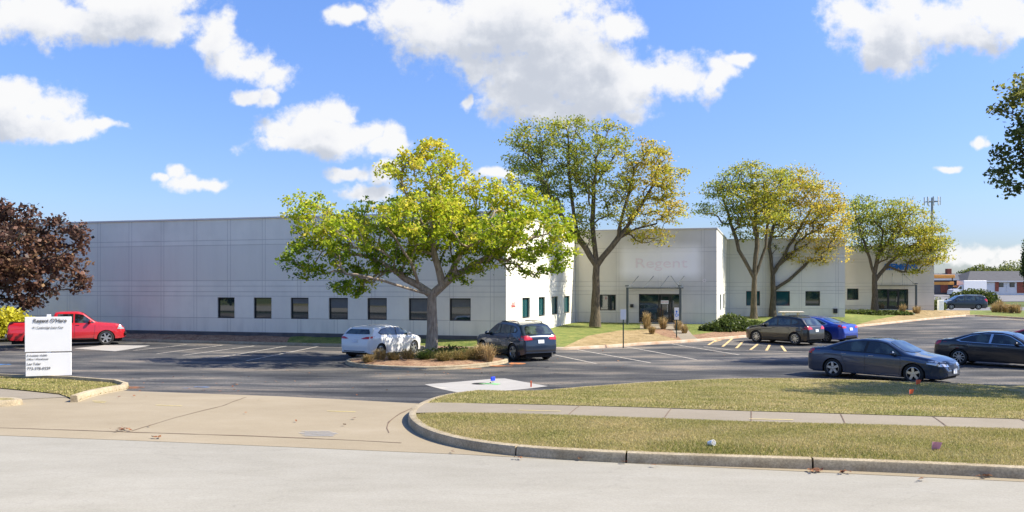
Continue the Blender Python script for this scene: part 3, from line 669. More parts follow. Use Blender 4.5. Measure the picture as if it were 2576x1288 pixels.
c = wall_pt(Q, Rr, 1662); sg = empty('wall_sign', (c[0], c[1], 0), a3); tag(sg, 'faded pink company lettering on the painted white glow above the first glass entrance', 'sign')
wd = upx(1746, Q, Rr)-upx(1576, Q, Rr); zc = zpx(661, c[1]); hh = 1.9
text('lettering', 'Regent', .95, M_pink, sg, (0,-.012,zc-.05), ext=.006, sx=1.35)
c = wall_pt(TB, B2, 2266); sg = empty('wall_sign', (c[0], c[1], 0), a6); tag(sg, 'blue raised company letters above the farther black entrance', 'sign')
text('lettering', 'SIEMENS', .78, M_bluel, sg, (0,-.05,zpx(672, c[1])), ext=.04, bold=.03, sx=1.02)
c = wall_pt(P0, Q, 1291); sg = empty('wall_sign', (c[0], c[1], 0), math.atan2(Q[1]-P0[1], Q[0]-P0[0])); tag(sg, 'small red lettering on the sunlit white return wall', 'sign')
text('lettering', 'ELLO', .26, M_red, sg, (0,-.012,zpx(765, c[1])), ext=.004); text('lettering', 'Deliveries', .2, M_red, sg, (0,-.012,zpx(770.5, c[1])), ext=.004)
c = wall_pt(Q, Rr, 1672); sg = empty('door_sign', (c[0], c[1], 0), a3); tag(sg, 'pale notice with red print on the dark entrance door', 'sign')
MB().box((0,.055,2.16), (.52,.006,.24)).build('board', M_sign, sg); text('lettering', 'NOTICE', .12, M_red, sg, (0,.05,2.16), ext=.001)
c = wall_pt(Q, Rr, 1772); sg = empty('wall_sign', (c[0], c[1], 0), a3); tag(sg, 'tiny red emblem on the grey wall right of the painted white glow', 'sign')
text('lettering', 'O', .3, M_pink, sg, (0,-.012,zpx(706, c[1])), ext=.004)
# ------------------------------------------------------------------ trees
def barkmat(name, a, b):
    m, t, p = newmat(name); tc = t.n('ShaderNodeTexCoord').outputs['Object']; mp = t.n('ShaderNodeMapping'); t.L.new(tc, mp.inputs[0]); mp.inputs['Scale'].default_value = (1,1,.22)
    f = t.noise(mp.outputs[0], 14, 5, .65); t.set(p.inputs['Base Color'], t.ramp(f, [(.35,a),(.65,b)])); p.inputs['Roughness'].default_value = .95
    bp = t.n('ShaderNodeBump'); bp.inputs['Strength'].default_value = .8; bp.inputs['Distance'].default_value = .03; t.set(bp.inputs['Height'], f); t.L.new(bp.outputs[0], p.inputs['Normal']); return m
M_bark = barkmat('grey_brown_bark', (.20,.155,.115), (.42,.34,.26)); M_bark_d = barkmat('dark_locust_bark', (.06,.05,.032), (.17,.135,.085))
L_maple = leafmat('yellow_green_leaf', [(0,(.13,.23,.015)),(.35,(.32,.44,.025)),(.65,(.58,.62,.04)),(1,(.80,.66,.10))], .6)
L_locust = leafmat('olive_locust_leaf', [(0,(.17,.23,.04)),(.35,(.34,.40,.05)),(.65,(.54,.49,.055)),(1,(.70,.49,.07))], .6)
L_purple = leafmat('purple_maple_leaf', [(0,(.045,.04,.024)),(.4,(.12,.068,.048)),(.7,(.21,.105,.07)),(1,(.32,.20,.10))], .4)
L_dark = leafmat('dark_green_leaf', [(0,(.055,.085,.025)),(.5,(.12,.17,.04)),(1,(.34,.33,.07))], .55)
L_bush = leafmat('bush_leaf', [(0,(.04,.07,.015)),(.5,(.11,.15,.03)),(1,(.25,.26,.05))], .4)
L_gold = leafmat('golden_bush_leaf', [(0,(.50,.48,.04)),(.5,(.70,.66,.06)),(1,(.82,.74,.12))], .5)
L_straw = leafmat('straw_grass', [(0,(.16,.15,.04)),(.5,(.36,.27,.10)),(1,(.58,.42,.22))], .3)
def leaves(C, K, spread, size, tint, elong=1.5, tjit=.12, up=.5):
    C = np.repeat(C, K, 0); tn = np.repeat(tint, K); n = len(C)
    Pp = C+rng.normal(size=(n,3))*np.array(spread); a = rng.normal(size=(n,3)); a /= np.linalg.norm(a, axis=1)[:,None]
    nn = rng.normal(size=(n,3)); nn[:,2] += up*2; nn /= np.linalg.norm(nn, axis=1)[:,None]
    a = a-nn*(a*nn).sum(1)[:,None]; a /= np.linalg.norm(a, axis=1)[:,None]; b = np.cross(nn, a); s = size*rng.uniform(.6, 1.3, n)[:,None]
    A = a*s*elong*.5; B = b*s*.5
    V = np.stack([Pp-A, Pp+B, Pp+A, Pp-B], 1).reshape(-1,3); t = np.clip(tn+rng.normal(size=n)*tjit, 0, 1)
    return V, np.repeat(t, 4)
def tree(name, label, cat, base, tr, fork, lobes, Y, nat, K, lsize, spread, lmat, bmat, tintf, limbs=(), group=None, droop=0.0, trunkbend=0.0, yscale=.9):
    """lobes: (px,py,rx,ry[,dy]) as surveyed at distance Y"""
    root = empty(name, base); tag(root, label, cat, group); b = Vector(base)
    k = Y/F; f = Vector(AT(fork[0], fork[1], Y)); nodes = [np.array(b)*1.0]; par = [-1]; fk = []
    def chain(i0, pts):
        i = i0
        for p in pts: nodes.append(np.array(p, float)); par.append(i); i = len(nodes)-1
        return i
    nseg = 5; tip = chain(0, [b+(f-b)*((j+1)/nseg)+Vector((random.uniform(-.03,.03)+math.sin((j+1)/nseg*3.1)*trunkbend, random.uniform(-.03,.03), 0)) for j in range(nseg)])
    L = []
    for lb in lobes:
        px, py, rx, ry = lb[:4]; dy = lb[4] if len(lb) > 4 else random.uniform(-.35, .35)*rx*k*2.2
        x, y0, z = AT(px, py, Y); L.append((np.array((x, Y+dy, z)), np.array((rx*k, rx*k*yscale, ry*k))))
    # primary limbs through surveyed bends
    for lm in limbs:
        pts = [AT(q[0], q[1], Y) for q in lm]; pts = [(p[0], Y+(q[2] if len(q) > 2 else 0), p[2]) for p, q in zip(pts, lm)]
        st = min(range(len(nodes)), key=lambda i: np.linalg.norm(nodes[i]-np.array(pts[0]))); sm = []
        allp = [tuple(nodes[st])]+pts[(1 if np.linalg.norm(nodes[st]-np.array(pts[0])) < .6 else 0):]
        for a, c in zip(allp[:-1], allp[1:]):
            a, c = np.array(a), np.array(c); m = max(2, int(np.linalg.norm(c-a)/.7))
            for j in range(1, m+1): sm.append(a+(c-a)*j/m+rng.normal(size=3)*.035)
        chain(st, sm)
    att = []; at_t = []
    vol = np.array([l[1].prod()**.8 for l in L]); vol /= vol.sum()
    for (c, r), w in zip(L, vol):
        n = max(5, int(nat*w)); d = rng.normal(size=(n,3)); d /= np.linalg.norm(d, axis=1)[:,None]; rad = rng.uniform(.25, 1, n)**.45
        Pq = c+d*rad[:,None]*r; att.append(Pq)
    att = np.concatenate(att); order = np.argsort(np.linalg.norm(att-np.array(f), axis=1)); att = att[order]
    NN = np.array(nodes); tips = []
    buf = np.zeros((len(nodes)+len(att)*4+10, 3)); buf[:len(nodes)] = NN; cnt = len(nodes); fz = f.z; fd = np.zeros(len(buf)); 
    for i in range(1, cnt): fd[i] = fd[par[i]]+np.linalg.norm(buf[i]-buf[par[i]])
    for a in att:
        d = np.linalg.norm(buf[:cnt]-a, axis=1); cost = d+.22*fd[:cnt]+np.maximum(0, buf[:cnt,2]-a[2])*.35+(buf[:cnt,2] < fz-.25)*50
        j = int(np.argmin(cost)); st = buf[j]; m = 3 if d[j] > 1.4 else (2 if d[j] > .6 else 1); prev = j
        for q in range(1, m+1):
            t = q/m; p = st+(a-st)*t; p = p+np.array((0,0,.10*d[j]*math.sin(math.pi*t)))+(rng.normal(size=3)*.05*d[j] if q < m else 0)
            buf[cnt] = p; par.append(prev); fd[cnt] = fd[prev]+np.linalg.norm(p-buf[prev]); prev = cnt; cnt += 1
        tips.append(prev)
    w = np.zeros(cnt); 
    for t in tips: w[t] += 1
    for i in range(cnt-1, 0, -1): w[par[i]] += w[i]
    ex = .47; r = tr*(np.maximum(w, 1)/max(w[0], 1))**ex; r = np.maximum(r, .009)
    for i in range(0, 6):
        t = i/5; r[i] = tr*(1.0-.28*t)*(1+.35*math.exp(-i*1.6))
    child = [[] for _ in range(cnt)]
    for i in range(1, cnt): child[par[i]].append(i)
    T_, B_ = MB(), MB()
    T_.tube([buf[i]-np.array(b)-(np.array((0,0,.15)) if i == 0 else 0) for i in range(6)], [r[i] for i in range(6)], 14)
    stack = [(5, c) for c in child[5]]+[(i, c) for i in range(1, 5) for c in child[i] if c > 5]
    while stack:
        p0, c = stack.pop(); pts = [buf[p0]]; rr = [min(r[p0], r[c]*1.25)]
        while True:
            pts.append(buf[c]); rr.append(r[c]); ch = child[c]
            if not ch: rr[-1] *= .5; break
            ch = sorted(ch, key=lambda i: -w[i]); stack += [(c, x) for x in ch[1:]]; c = ch[0]
        B_.tube([q-np.array(b) for q in pts], rr, 8 if rr[0] > .06 else (5 if rr[0] > .025 else 4), cap=False)
    tk = T_.build('trunk', bmat, root, smooth=60); B_.build('limbs', bmat, tk, smooth=80)
    tn = np.array([tintf((a[0]/a[1]*F+CX), HY-(a[2]-CZ)*F/a[1]) for a in att])+rng.normal(size=len(att))*.13
    C = att.copy(); C[:,2] -= droop
    V, ta = leaves(C, K, spread, lsize, tn); V -= np.array(b)
    link('crown', np_mesh('crown', V, 4, ta), lmat, root)
    return root
g_loc = 'honey locusts in front of the office building'
Ym = 36.4
bx = AT(1086, 893, Ym); base = (bx[0], Ym, float(H(bx[0], Ym))+.18)
tree('maple_tree', 'spreading yellow-green maple with thick grey trunk on the kerbed island between two cars', 'tree', base, .27, (1088,742),
     [(1090,385,60,40),(1000,400,45,35),(1150,420,40,40),(1060,440,95,55),(960,430,30,22),(1090,372,26,22),(1130,480,80,45),
      (800,560,70,60),(745,525,40,34),(770,500,32,22),(860,590,80,55),(800,650,80,45),(755,680,50,26),(745,610,35,25),(930,540,75,40),(905,640,70,45),(880,705,55,38),(870,735,34,20),(930,690,45,35),
      (1060,545,110,60),(1020,610,100,50),(1110,620,90,45),(1000,660,60,30),(1130,560,80,50),
      (1220,480,55,34),(1270,470,55,36),(1240,540,90,55),(1340,520,75,50),(1330,590,95,60),(1400,600,55,60),(1415,545,32,32),(1260,620,90,45),(1200,650,80,35),(1370,650,70,38),(1310,680,45,22),(1410,670,28,24),(1180,690,50,24),
      (1060,520,110,60,2.6),(1080,560,110,60,-2.6),(1250,590,80,45,-2.5),(900,600,80,45,-2.5),(1240,580,80,45,2.6),(930,590,80,45,2.6)],
     Ym, 1080, 36, .105, (.16,.16,.10), L_maple, M_bark, lambda px, py: .43+.42*(max(0, 610-py)/250)+.05*math.sin(px*.05)-(.12 if py > 640 else 0),
     limbs=[[(1070,735),(1020,700),(960,660),(900,640,.5),(830,620,.5)],[(1100,730),(1150,690),(1210,655),(1290,610,-.5),(1380,590,-.5)],[(1085,700),(1090,640),(1085,560),(1085,450)],
            [(1080,705),(1040,660,-1),(1000,600,-1.5),(950,520,-1)],[(1098,720),(1150,640,1),(1200,560,1.5),(1260,500,1)],[(1075,740),(1010,720,-1),(950,700,-2),(890,690,-2)],[(1100,740),(1160,700,-1.5),(1250,670,-3),(1340,660,-3)],
            [(1085,600),(1040,520),(990,430)],[(1088,690),(1120,600,2),(1150,520,3)]])
def ltint(a): return lambda px, py: a+.0
Y1 = 54.0; b1 = AT(1497, 812, Y1)
tree('honey_locust', 'tallest honey locust beside the first entrance, green on the left and yellowing on the right', 'tree', (b1[0], Y1, .78), .30, (1500,668),
     [(1350,350,70,45),(1300,345,38,22),(1430,320,70,32),(1450,300,25,14),(1540,330,60,40),(1400,390,100,50),(1320,400,50,40),(1330,450,60,40),(1480,400,80,50),(1420,460,80,45),(1380,500,60,35),
      (1520,460,80,50),(1600,390,70,35),(1650,400,55,35),(1680,450,55,35),(1620,450,80,45),(1700,500,40,28),(1640,520,80,35),(1560,530,60,35),(1690,545,45,22),(1620,575,55,25),(1660,600,40,16),(1480,540,50,35),(1440,570,40,35),(1470,600,30,20),(1600,605,30,12)],
     Y1, 1050, 30, .10, (.24,.24,.10), L_locust, M_bark_d, lambda px, py: .30+.40*min(1, max(0, (px-1500)/120))+.10*(py < 350)-.12*(px < 1430 and py > 400),
     limbs=[[(1490,665),(1455,600),(1410,540),(1370,470),(1330,400)],[(1497,660),(1490,590),(1492,500),(1500,400),(1530,330)],[(1508,668),(1555,600),(1600,540),(1640,470),(1660,410)],[(1550,605),(1600,575,.5),(1660,560,1)],[(1455,600),(1440,520),(1430,420),(1430,340)],[(1560,590),(1570,520),(1600,420)]], group=g_loc)
Y2 = 66.0; b2 = AT(1896, 803, Y2)
tree('honey_locust', 'left one of the two close honey locusts, with the straight slim trunk', 'tree', (b2[0], Y2, b2[2]), .26, (1897,700),
     [(1880,430,50,25),(1830,460,50,28),(1790,485,36,20),(1800,525,46,20),(1860,500,70,38),(1920,470,60,45),(1900,540,80,32),(1850,560,40,16),(1940,520,50,40),(1885,585,40,18),(1960,440,30,24)],
     Y2, 540, 29, .108, (.36,.36,.12), L_locust, M_bark_d, lambda px, py: .38+.12*(px > 1880)-.12*(py > 510 and px < 1850),
     limbs=[[(1890,700),(1860,630),(1838,560),(1820,500)],[(1897,690),(1905,620),(1900,540),(1890,450)],[(1903,695),(1925,620),(1935,540),(1930,470)]], group=g_loc)
Y3 = 68.6; b3 = AT(1944, 791, Y3)
tree('honey_locust', 'right one of the two close honey locusts, with the most orange-yellow crown', 'tree', (b3[0], Y3, b3[2]), .25, (1945,690),
     [(2010,440,45,28),(1990,480,70,40),(2050,490,60,40),(2010,540,80,40),(2070,550,60,40),(1990,590,70,32),(2060,600,75,35),(2100,640,50,26),(2040,640,60,24),(1960,530,50,40),(2085,515,40,25),(2110,600,30,24),(1970,620,40,22),(2060,665,40,12)],
     Y3, 700, 29, .108, (.36,.36,.12), L_locust, M_bark_d, lambda px, py: .62+.14*(px > 1990)-.1*(py < 450),
     limbs=[[(1943,690),(1935,620),(1950,540),(1970,470)],[(1950,690),(1985,620),(2020,560),(2060,500)],[(1948,735),(1985,705),(2020,670),(2050,640)],[(1960,660),(2000,630),(2060,600)]], group=g_loc)
Y4 = 77.0; b4 = AT(2201, 780, Y4)
tree('honey_locust', 'farthest honey locust, before the second entrance with blue letters', 'tree', (b4[0], Y4, b4[2]), .29, (2200,690),
     [(2180,510,45,22),(2150,540,45,26),(2140,590,32,24),(2200,560,55,32),(2260,520,50,24),(2240,555,60,32),(2290,560,55,34),(2320,600,55,32),(2350,620,45,26),(2270,610,65,36),(2370,655,26,14),(2320,650,50,24),(2190,610,45,26),(2230,640,40,16),(2340,575,30,22),(2290,680,30,10)],
     Y4, 660, 29, .118, (.40,.40,.13), L_locust, M_bark_d, lambda px, py: .32+.22*min(1, max(0, (px-2180)/120)),
     limbs=[[(2196,690),(2180,630),(2160,570),(2150,530)],[(2201,685),(2215,620),(2225,560)],[(2206,700),(2240,660),(2290,620),(2340,600)],[(2203,650),(2240,600),(2270,550)]], group=g_loc)
Yp = 42.0; bp_ = AT(-95, 880, Yp)
tree('purple_maple', 'dark reddish purple maple overhanging the red pickup', 'tree', (bp_[0], Yp, .15), .26, (-80,760),
     [(20,545,75,38),(-20,520,60,28),(110,560,60,34),(160,600,60,34),(205,585,30,20),(60,610,100,50),(130,650,80,45),(0,660,120,60),(60,700,100,40),(160,700,50,34),(190,725,24,16),(90,740,60,30),(80,765,34,16),(20,745,50,22),(-100,640,130,110),(-60,560,90,50),(-100,720,90,40),(-170,600,80,70),(60,640,90,60,-2.5),(0,640,100,60,2.5)],
     Yp, 700, 26, .15, (.19,.19,.13), L_purple, M_bark_d, lambda px, py: .42+.2*(py > 600)-.25*(py > 735),
     limbs=[[(-78,755),(-20,700),(60,660),(150,640)],[(-80,750),(-60,680),(0,600),(40,550)],[(-85,750),(-100,660),(-130,600)],[(-40,720),(40,720),(110,720)]])
Yr = 35.0; br = AT(2790, 930, Yr)
tree('shade_tree', 'dark green tree reaching in from the right edge beside the black sedan', 'tree', (br[0], Yr, .15), .28, (2780,720),
     [(2545,215,45,28),(2580,260,60,45),(2530,270,26,16),(2560,330,50,36),(2540,385,50,34),(2520,420,34,26),(2530,465,36,28),(2570,440,50,50),(2660,330,110,130),(2680,230,110,70),(2760,300,150,140),(2700,440,110,90),(2800,460,140,100),(2630,520,45,35),(2680,560,80,40),(2850,300,120,140),(2780,540,120,50)],
     Yr, 900, 24, .13, (.2,.2,.12), L_dark, M_bark_d, lambda px, py: .45+.4*(py < 300 and px < 2640)+.1*(px < 2560),
     limbs=[[(2778,715),(2740,620),(2680,520),(2600,440)],[(2782,710),(2770,600),(2740,450),(2640,300)],[(2785,700),(2820,560),(2850,400)]])
Ys2 = 23.5; bs2 = (20.0, Ys2, .35)
tree('shade_tree', 'second dark tree standing outside the right edge, its shade lying across the lawn', 'tree', bs2, .25, (3010,640),
     [(2950,300,150,130),(3100,350,160,150),(2850,420,130,90),(3000,480,200,90),(2740,480,90,60),(2720,560,60,50),(2800,560,110,60),(3150,520,150,80),(2640,600,30,34),(2900,180,120,70)],
     Ys2, 700, 24, .12, (.16,.16,.1), L_dark, M_bark_d, lambda px, py: .4, limbs=[[(3008,640),(2940,520),(2850,430),(2760,480)],[(3010,640),(3060,480),(3080,350)],[(2960,560),(2820,560),(2720,570)]], yscale=1.25)
def shrub(name, label, cat, c, r, n, size, mat, tint=.5, group=None, stems=6, up=.3, flat_base=True, elong=1.5):
    root = empty(name, c); tag(root, label, cat, group); d = rng.normal(size=(n,3)); d /= np.linalg.norm(d, axis=1)[:,None]
    rad = rng.uniform(.2, 1, n)**.4; bump = 1+.14*np.sin(d[:,0]*7+c[0])*np.cos(d[:,1]*6+d[:,2]*5); q = d*(rad*bump)[:,None]*np.array(r)
    q[:,2] = np.abs(q[:,2]) if flat_base else q[:,2]+r[2]; V, t = leaves(q, 1, (.03,.03,.03), size, np.full(n, tint)+.25*(q[:,2]/r[2]-.5), up=up, elong=elong)
    link('foliage', np_mesh('foliage', V, 4, t), mat, root); m = MB()
    for i in range(stems):
        a = random.uniform(0, 6.28); m.tube([(0,0,-.05), (math.cos(a)*r[0]*.3, math.sin(a)*r[1]*.3, r[2]*.4), (math.cos(a)*r[0]*.6, math.sin(a)*r[1]*.6, r[2]*.75)], [.02,.014,.006], 5)
    m.build('stems', M_bark_d, root); return root
def clump(name, label, cat, c, h, w, n, mat, tint=.5, group=None, bw=.012):
    root = empty(name, c); tag(root, label, cat, group); a = rng.uniform(0, 2*np.pi, n); ln = rng.uniform(.35, 1.0, n)*h; sp = np.abs(rng.normal(size=n))*w*.75; a2 = a+rng.normal(size=n)*.5
    r0 = w*.45*np.sqrt(rng.random(n)); b0 = np.c_[np.cos(a2)*r0, np.sin(a2)*r0, np.full(n, -.03)]; mid = b0+np.c_[np.cos(a)*sp*.4, np.sin(a)*sp*.4, ln*.75]; tip = b0+np.c_[np.cos(a)*sp*1.1, np.sin(a)*sp*1.1, ln*(1-.45*np.minimum(sp/w, 1.4)*.5)]
    ph = rng.uniform(0, 2*np.pi, n); pr = np.c_[-np.sin(ph), np.cos(ph), np.zeros(n)]*bw; V = np.stack([b0-pr, b0+pr, mid+pr*.9, mid-pr*.9, mid-pr*.9, mid+pr*.9, tip+pr*.4, tip-pr*.4], 1).reshape(-1,3)
    link('blades', np_mesh('blades', V, 4, np.repeat(np.clip(tint+rng.normal(size=n)*.2, 0, 1), 8)), mat, root); return root
def zb(x, y): return float(zbed(np.array([x]), np.array([y]))[0])
def zt_(x, y): return float(zti(np.array([x]), np.array([y]))[0])
shrub('golden_bush', 'bright yellow-green bush behind the bed of the red pickup', 'bush', (AT(20,812,49)[0],49,.2), (2.0,1.2,1.75), 3000, .16, L_gold, .55)
# island planting: straw clumps and weeds
gp_ = 'ornamental grasses on the tree island'
gl = ['straw grass clump beside the rear wheel of the white hatchback','low weedy clump left of the maple trunk','leafy dark weed at the foot of the maple trunk','tall tan grass clump by the front wheel of the blue SUV',
      'tan grass clump just left of the blue SUV door','green weedy clump in the middle right of the island','thin straw clump near the left kerb tip','short grass tuft right of the maple trunk','pale seedhead clump between trunk and tan clumps','short olive tuft under the white hatchback sill']
gs = [(955,905,.55,.35,.7),(1025,903,.5,.4,.6),(1068,905,.45,.4,.1),(1228,906,.85,.4,.85),(1208,903,.75,.35,.75),(1160,905,.5,.6,.35),(925,909,.4,.3,.7),(1115,908,.5,.45,.3),(1190,904,.6,.4,.5),(990,906,.45,.35,.5)]
for (px, py, h, ww, tn), lb in zip(gs, gl):
    x, y = G(px, py, .2); clump('ornamental_grass' , lb, 'plant', (x, y, zt_(x, y)), h, ww, 420, L_straw if tn > .25 else L_bush, tn, gp_, .009)
wv = 'weed patches on the tree island'
for (px, py, lb) in ((1140,893,'green leafy patch right behind the maple trunk'),(1180,897,'green leafy patch between maple and the blue SUV'),(1095,900,'dark leafy patch hugging the right side of the maple trunk')):
    x, y = G(px, py, .2); shrub('weed_patch', lb, 'plant', (x, y, zt_(x, y)), (.9,.6,.38), 900, .07, L_bush, .45, wv, 3)
# beds by the entrances
ge = 'ornamental grasses by the entrances'
for (px, Yy, h, ww, lb) in ((1627,53.6,1.5,.5,'tallest plume grass before the left pane of the first entrance'),(1668,53.6,1.1,.5,'round plume grass before the door of the first entrance'),(1706,53.2,.9,.5,'low plume grass right of the entrance door by the sign post'),
        (1640,51.0,.7,.4,'short straw clump at the lawn corner near the entrance walk'),(1722,51.6,.8,.4,'straw clump at the foot of the grey canopy post'),
        (2271,76.5,1.3,.6,'grass clump before the farther black entrance'),(2306,77.5,1.0,.8,'straw clump at the right canopy post of the farther entrance')):
    x = (px-CX)/F*Yy; clump('ornamental_grass', lb, 'plant', (x, Yy, zb(x, Yy)), h*.85, ww*.7, 230, L_straw, .75, ge, .013)
gbs = 'green shrubs right of the first entrance'
for i, (px, Yy, r, lb) in enumerate(((1795,53.5,(1.0,.8,.5),'low green shrub nearest the grey wall corner'),(1822,53.8,(1.1,.9,.75),'rounded dark green shrub at the corner of the entrance block'),(1852,54.5,(1.3,1.0,.62),'green shrub between the corner and the black SUV'),(1885,56,(1.4,1.0,.55),'low green shrub just behind the nose of the black SUV'),(1840,57.5,(1.2,.8,.75),'green shrub tucked against the sunlit side wall'))):
    x = (px-CX)/F*Yy; shrub('shrub', lb, 'bush', (x, Yy, zb(x, Yy)-.05), r, 1500, .13, L_bush, .3, gbs, 4)
for (px, Yy, r, lb) in ((2165,74,(2.2,.9,.42),'low juniper mat below the small black window'),(2235,76,(2.4,.9,.36),'low juniper mat below the farther black entrance')):
    x = (px-CX)/F*Yy; shrub('ground_juniper', lb, 'bush', (x, Yy, zb(x, Yy)-.05), r, 2200, .13, L_bush, .35, 'juniper mats by the farther entrance', 4)
hx = AT(2450, 755, 124); shrub('rounded_hedge', 'wide rounded olive hedge behind the dark minivan', 'hedge', (hx[0],124,float(H(hx[0],124))-.1), (3.9,1.8,2.15), 7000, .2, L_bush, .35)
gd = 'dry grass clumps on the strip by the road'
for i, (px, Yy, lb) in enumerate(((2502,82,'leftmost dry grass clump on the roadside strip'),(2516,82.5,'tallest dry grass clump on the roadside strip'),(2530,81.5,'dry grass clump next to the tallest one'),(2560,80,'dry grass clump near the right edge of the strip'),(2544,80.5,'sparse dry clump in the gap on the strip'))):
    x = (px-CX)/F*Yy; clump('dry_grass', lb, 'plant', (x, Yy, zb(x, Yy) if px < 2700 else .6), (1.5 if i == 1 else 1.1), .45, 200, L_straw, .8, gd, .018)
shrub('verge_bush', 'small olive bush beside the white post at the building corner', 'bush', (AT(2360,775,92)[0],92,float(H(42,92))-.0), (.9,.8,1.5), 900, .14, L_bush, .6)
# trees behind the far houses
gt_ = 'trees behind the far houses'
def bushtree(name, label, c, r, n, size, mat, tint, th):
    root = empty(name, c); tag(root, label, 'tree', gt_); d = rng.normal(size=(n,3)); d /= np.linalg.norm(d, axis=1)[:,None]; rad = rng.uniform(.3, 1, n)**.4
    bump = 1+.22*np.sin(d[:,0]*6+c[0])*np.cos(d[:,2]*7+d[:,1]*3); q = d*(rad*bump)[:,None]*np.array(r); q[:,2] += th+r[2]; V, t = leaves(q, 1, (.1,.1,.1), size, np.full(n, tint)+.2*(q[:,2]-th)/r[2]-.2, up=.3)
    link('crown', np_mesh('crown', V, 4, t), mat, root); MB().tube([(0,0,-.3),(0.05,0,th*.6),(0,0,th+r[2])], [.35,.28,.1], 8).build('trunk', M_bark_d, root, smooth=60)
for (px, top, Yy, rx, mat, tn, lb) in ((2468,668,205,4.5,L_bush,.55,'light green tree top showing above the roof ridge of the far house'),(2535,672,215,5.5,L_dark,.6,'dark tree behind the right end of the far house roof'),(2590,655,210,8,L_dark,.5,'large dark tree at the far right edge behind the house'),(2440,676,230,4,L_bush,.3,'small distant tree left of the roof ridge'),(2592,600,120,1.3,L_dark,.25,'narrow dark conifer cut by the right edge'),(2380,690,260,6,L_bush,.4,'far tree just above the low dark roof')):
    x = (px-CX)/F*Yy; z = float(H(x, Yy)); ht = CZ+(HY-top)/F*Yy-z; th = ht*.22; bushtree('far_tree', lb, (x, Yy, z), (rx, rx*.8, (ht-th)/2), 3500, .3 if Yy > 150 else .2, mat, tn, th)

# ------------------------------------------------------------------ grass blades and litter on the near lawns
L_blade = leafmat('grass_blade', [(0,(.16,.20,.035)),(.4,(.31,.31,.08)),(.7,(.47,.41,.155)),(1,(.60,.49,.25))], .4)
def blades(name, poly, zf, n, h, w, label, tintbase=.5):
    A = np.array(poly); x0, y0 = A.min(0); x1, y1 = A.max(0); Pp = []
    x1 = min(x1, 14.5); tot = 0
    while tot < n:
        q = np.c_[rng.uniform(x0, x1, n*2), y0+(y1-y0)*rng.random(n*2)]; ax = q[:,0]/np.maximum(q[:,1], 1); q = q[(np.abs(ax) < .66)]; q = q[inside(q, poly)]
        q = q[rng.random(len(q)) < np.clip((13/np.maximum(q[:,1], 1))**1.2, .15, 1)]; Pp.append(q); tot += len(q)
    q = np.concatenate(Pp)[:n]; z = zf(q[:,0], q[:,1]); a = rng.uniform(0, 2*np.pi, n); ll = h*rng.uniform(.4, 1.2, n); k = 1+q[:,1]/30
    pt = .5+.5*np.sin(q[:,0]*1.7+1.3*np.sin(q[:,1]*2.1))*np.cos(q[:,1]*2.6+np.sin(q[:,0]*.9)); 
    b0 = np.c_[q, z-.005]; pr = np.c_[np.cos(a), np.sin(a), 0*a]*(w*k*.5)[:,None]; ln = rng.normal(size=(n,2))*.5*ll[:,None]
    tip = b0+np.c_[ln, ll]; V = np.stack([b0-pr, b0+pr, tip], 1).reshape(-1,3); t = np.clip(tintbase+.42*(pt-.5)+rng.normal(size=n)*.2, 0, 1)
    return tag(link(name, np_mesh(name, V, 3, np.repeat(t, 3)), L_blade), label, 'grass', None, 'stuff')
blades('grass_blades', rim[:kk]+s_front, zisl, 170000, .034, .0075, 'dry mown grass on the strip between street kerb and sidewalk', .74)
blades('grass_blades', rim[k2:]+s_back[::-1], zisl, 130000, .038, .010, 'dry mown grass between the sidewalk and the parked sedans', .66)
blades('grass_blades', LW+[LI[2], LI[1], LI[0]], lambda x, y: H(x, y)+.034, 20000, .045, .02, 'dry mown grass under the white sign', .62)
gx, gy = G(1905,1130,.15); th = [(gx+2.3*math.cos(a)*1.0, gy+.32*math.sin(a)) for a in np.linspace(0, 6.28, 16)[:-1]]
V = []
blades('weed_tuft', [(gx-1.7,gy-.2),(gx+1.7,gy-.65),(gx+1.6,gy+.05),(gx-1.5,gy+.45)], zisl, 1500, .07, .009, 'greener longer weeds at the kerb edge of the grass strip', .25)
def litter(name, pts, size, mat, label, dz=.02, n=1):
    V = []
    for (px, py, cnt, spx, spy) in pts:
        for _ in range(cnt):
            x, y = G(px+random.gauss(0, spx), py+random.gauss(0, spy)); a = random.uniform(0, 6.28); s = size*random.uniform(.5, 1.3); u = Vector((math.cos(a), math.sin(a), random.uniform(-.3, .5)))*s; v = Vector((-math.sin(a), math.cos(a), random.uniform(-.2, .4)))*s*.6
            c = Vector((x, y, float(H(x, y))+dz+.02)); V += [c-u, c+v, c+u, c-v]
    me = np_mesh(name, np.array([tuple(v) for v in V]), 4, np.array([random.random() for v in V])); return tag(link(name, me, mat), label, 'leaves', None, 'stuff')
L_litter = leafmat('dry_leaf', [(0,(.10,.03,.02)),(.5,(.24,.10,.04)),(1,(.40,.22,.09))], .1)
litter('fallen_leaves', [(2050,1188,22,10,2),(2125,1192,10,10,1.5),(1303,1156,8,6,1),(1458,1158,5,5,1),(2480,1203,12,8,1.5),(2320,1210,5,6,1),(310,1084,30,14,2.5),(395,1104,8,8,1),(1650,1175,4,10,1),(1570,1168,3,6,1),(1140,1140,2,4,1)], .035, L_litter, 'small heaps of dry red-brown leaves along the gutter')
litter('fallen_leaves', [(600,970,30,160,18),(800,960,30,200,20),(1350,930,25,120,14),(1000,940,20,120,8),(1700,900,20,160,18),(700,1060,8,300,25)], .05, L_litter, 'single dry leaves scattered over the asphalt lot')
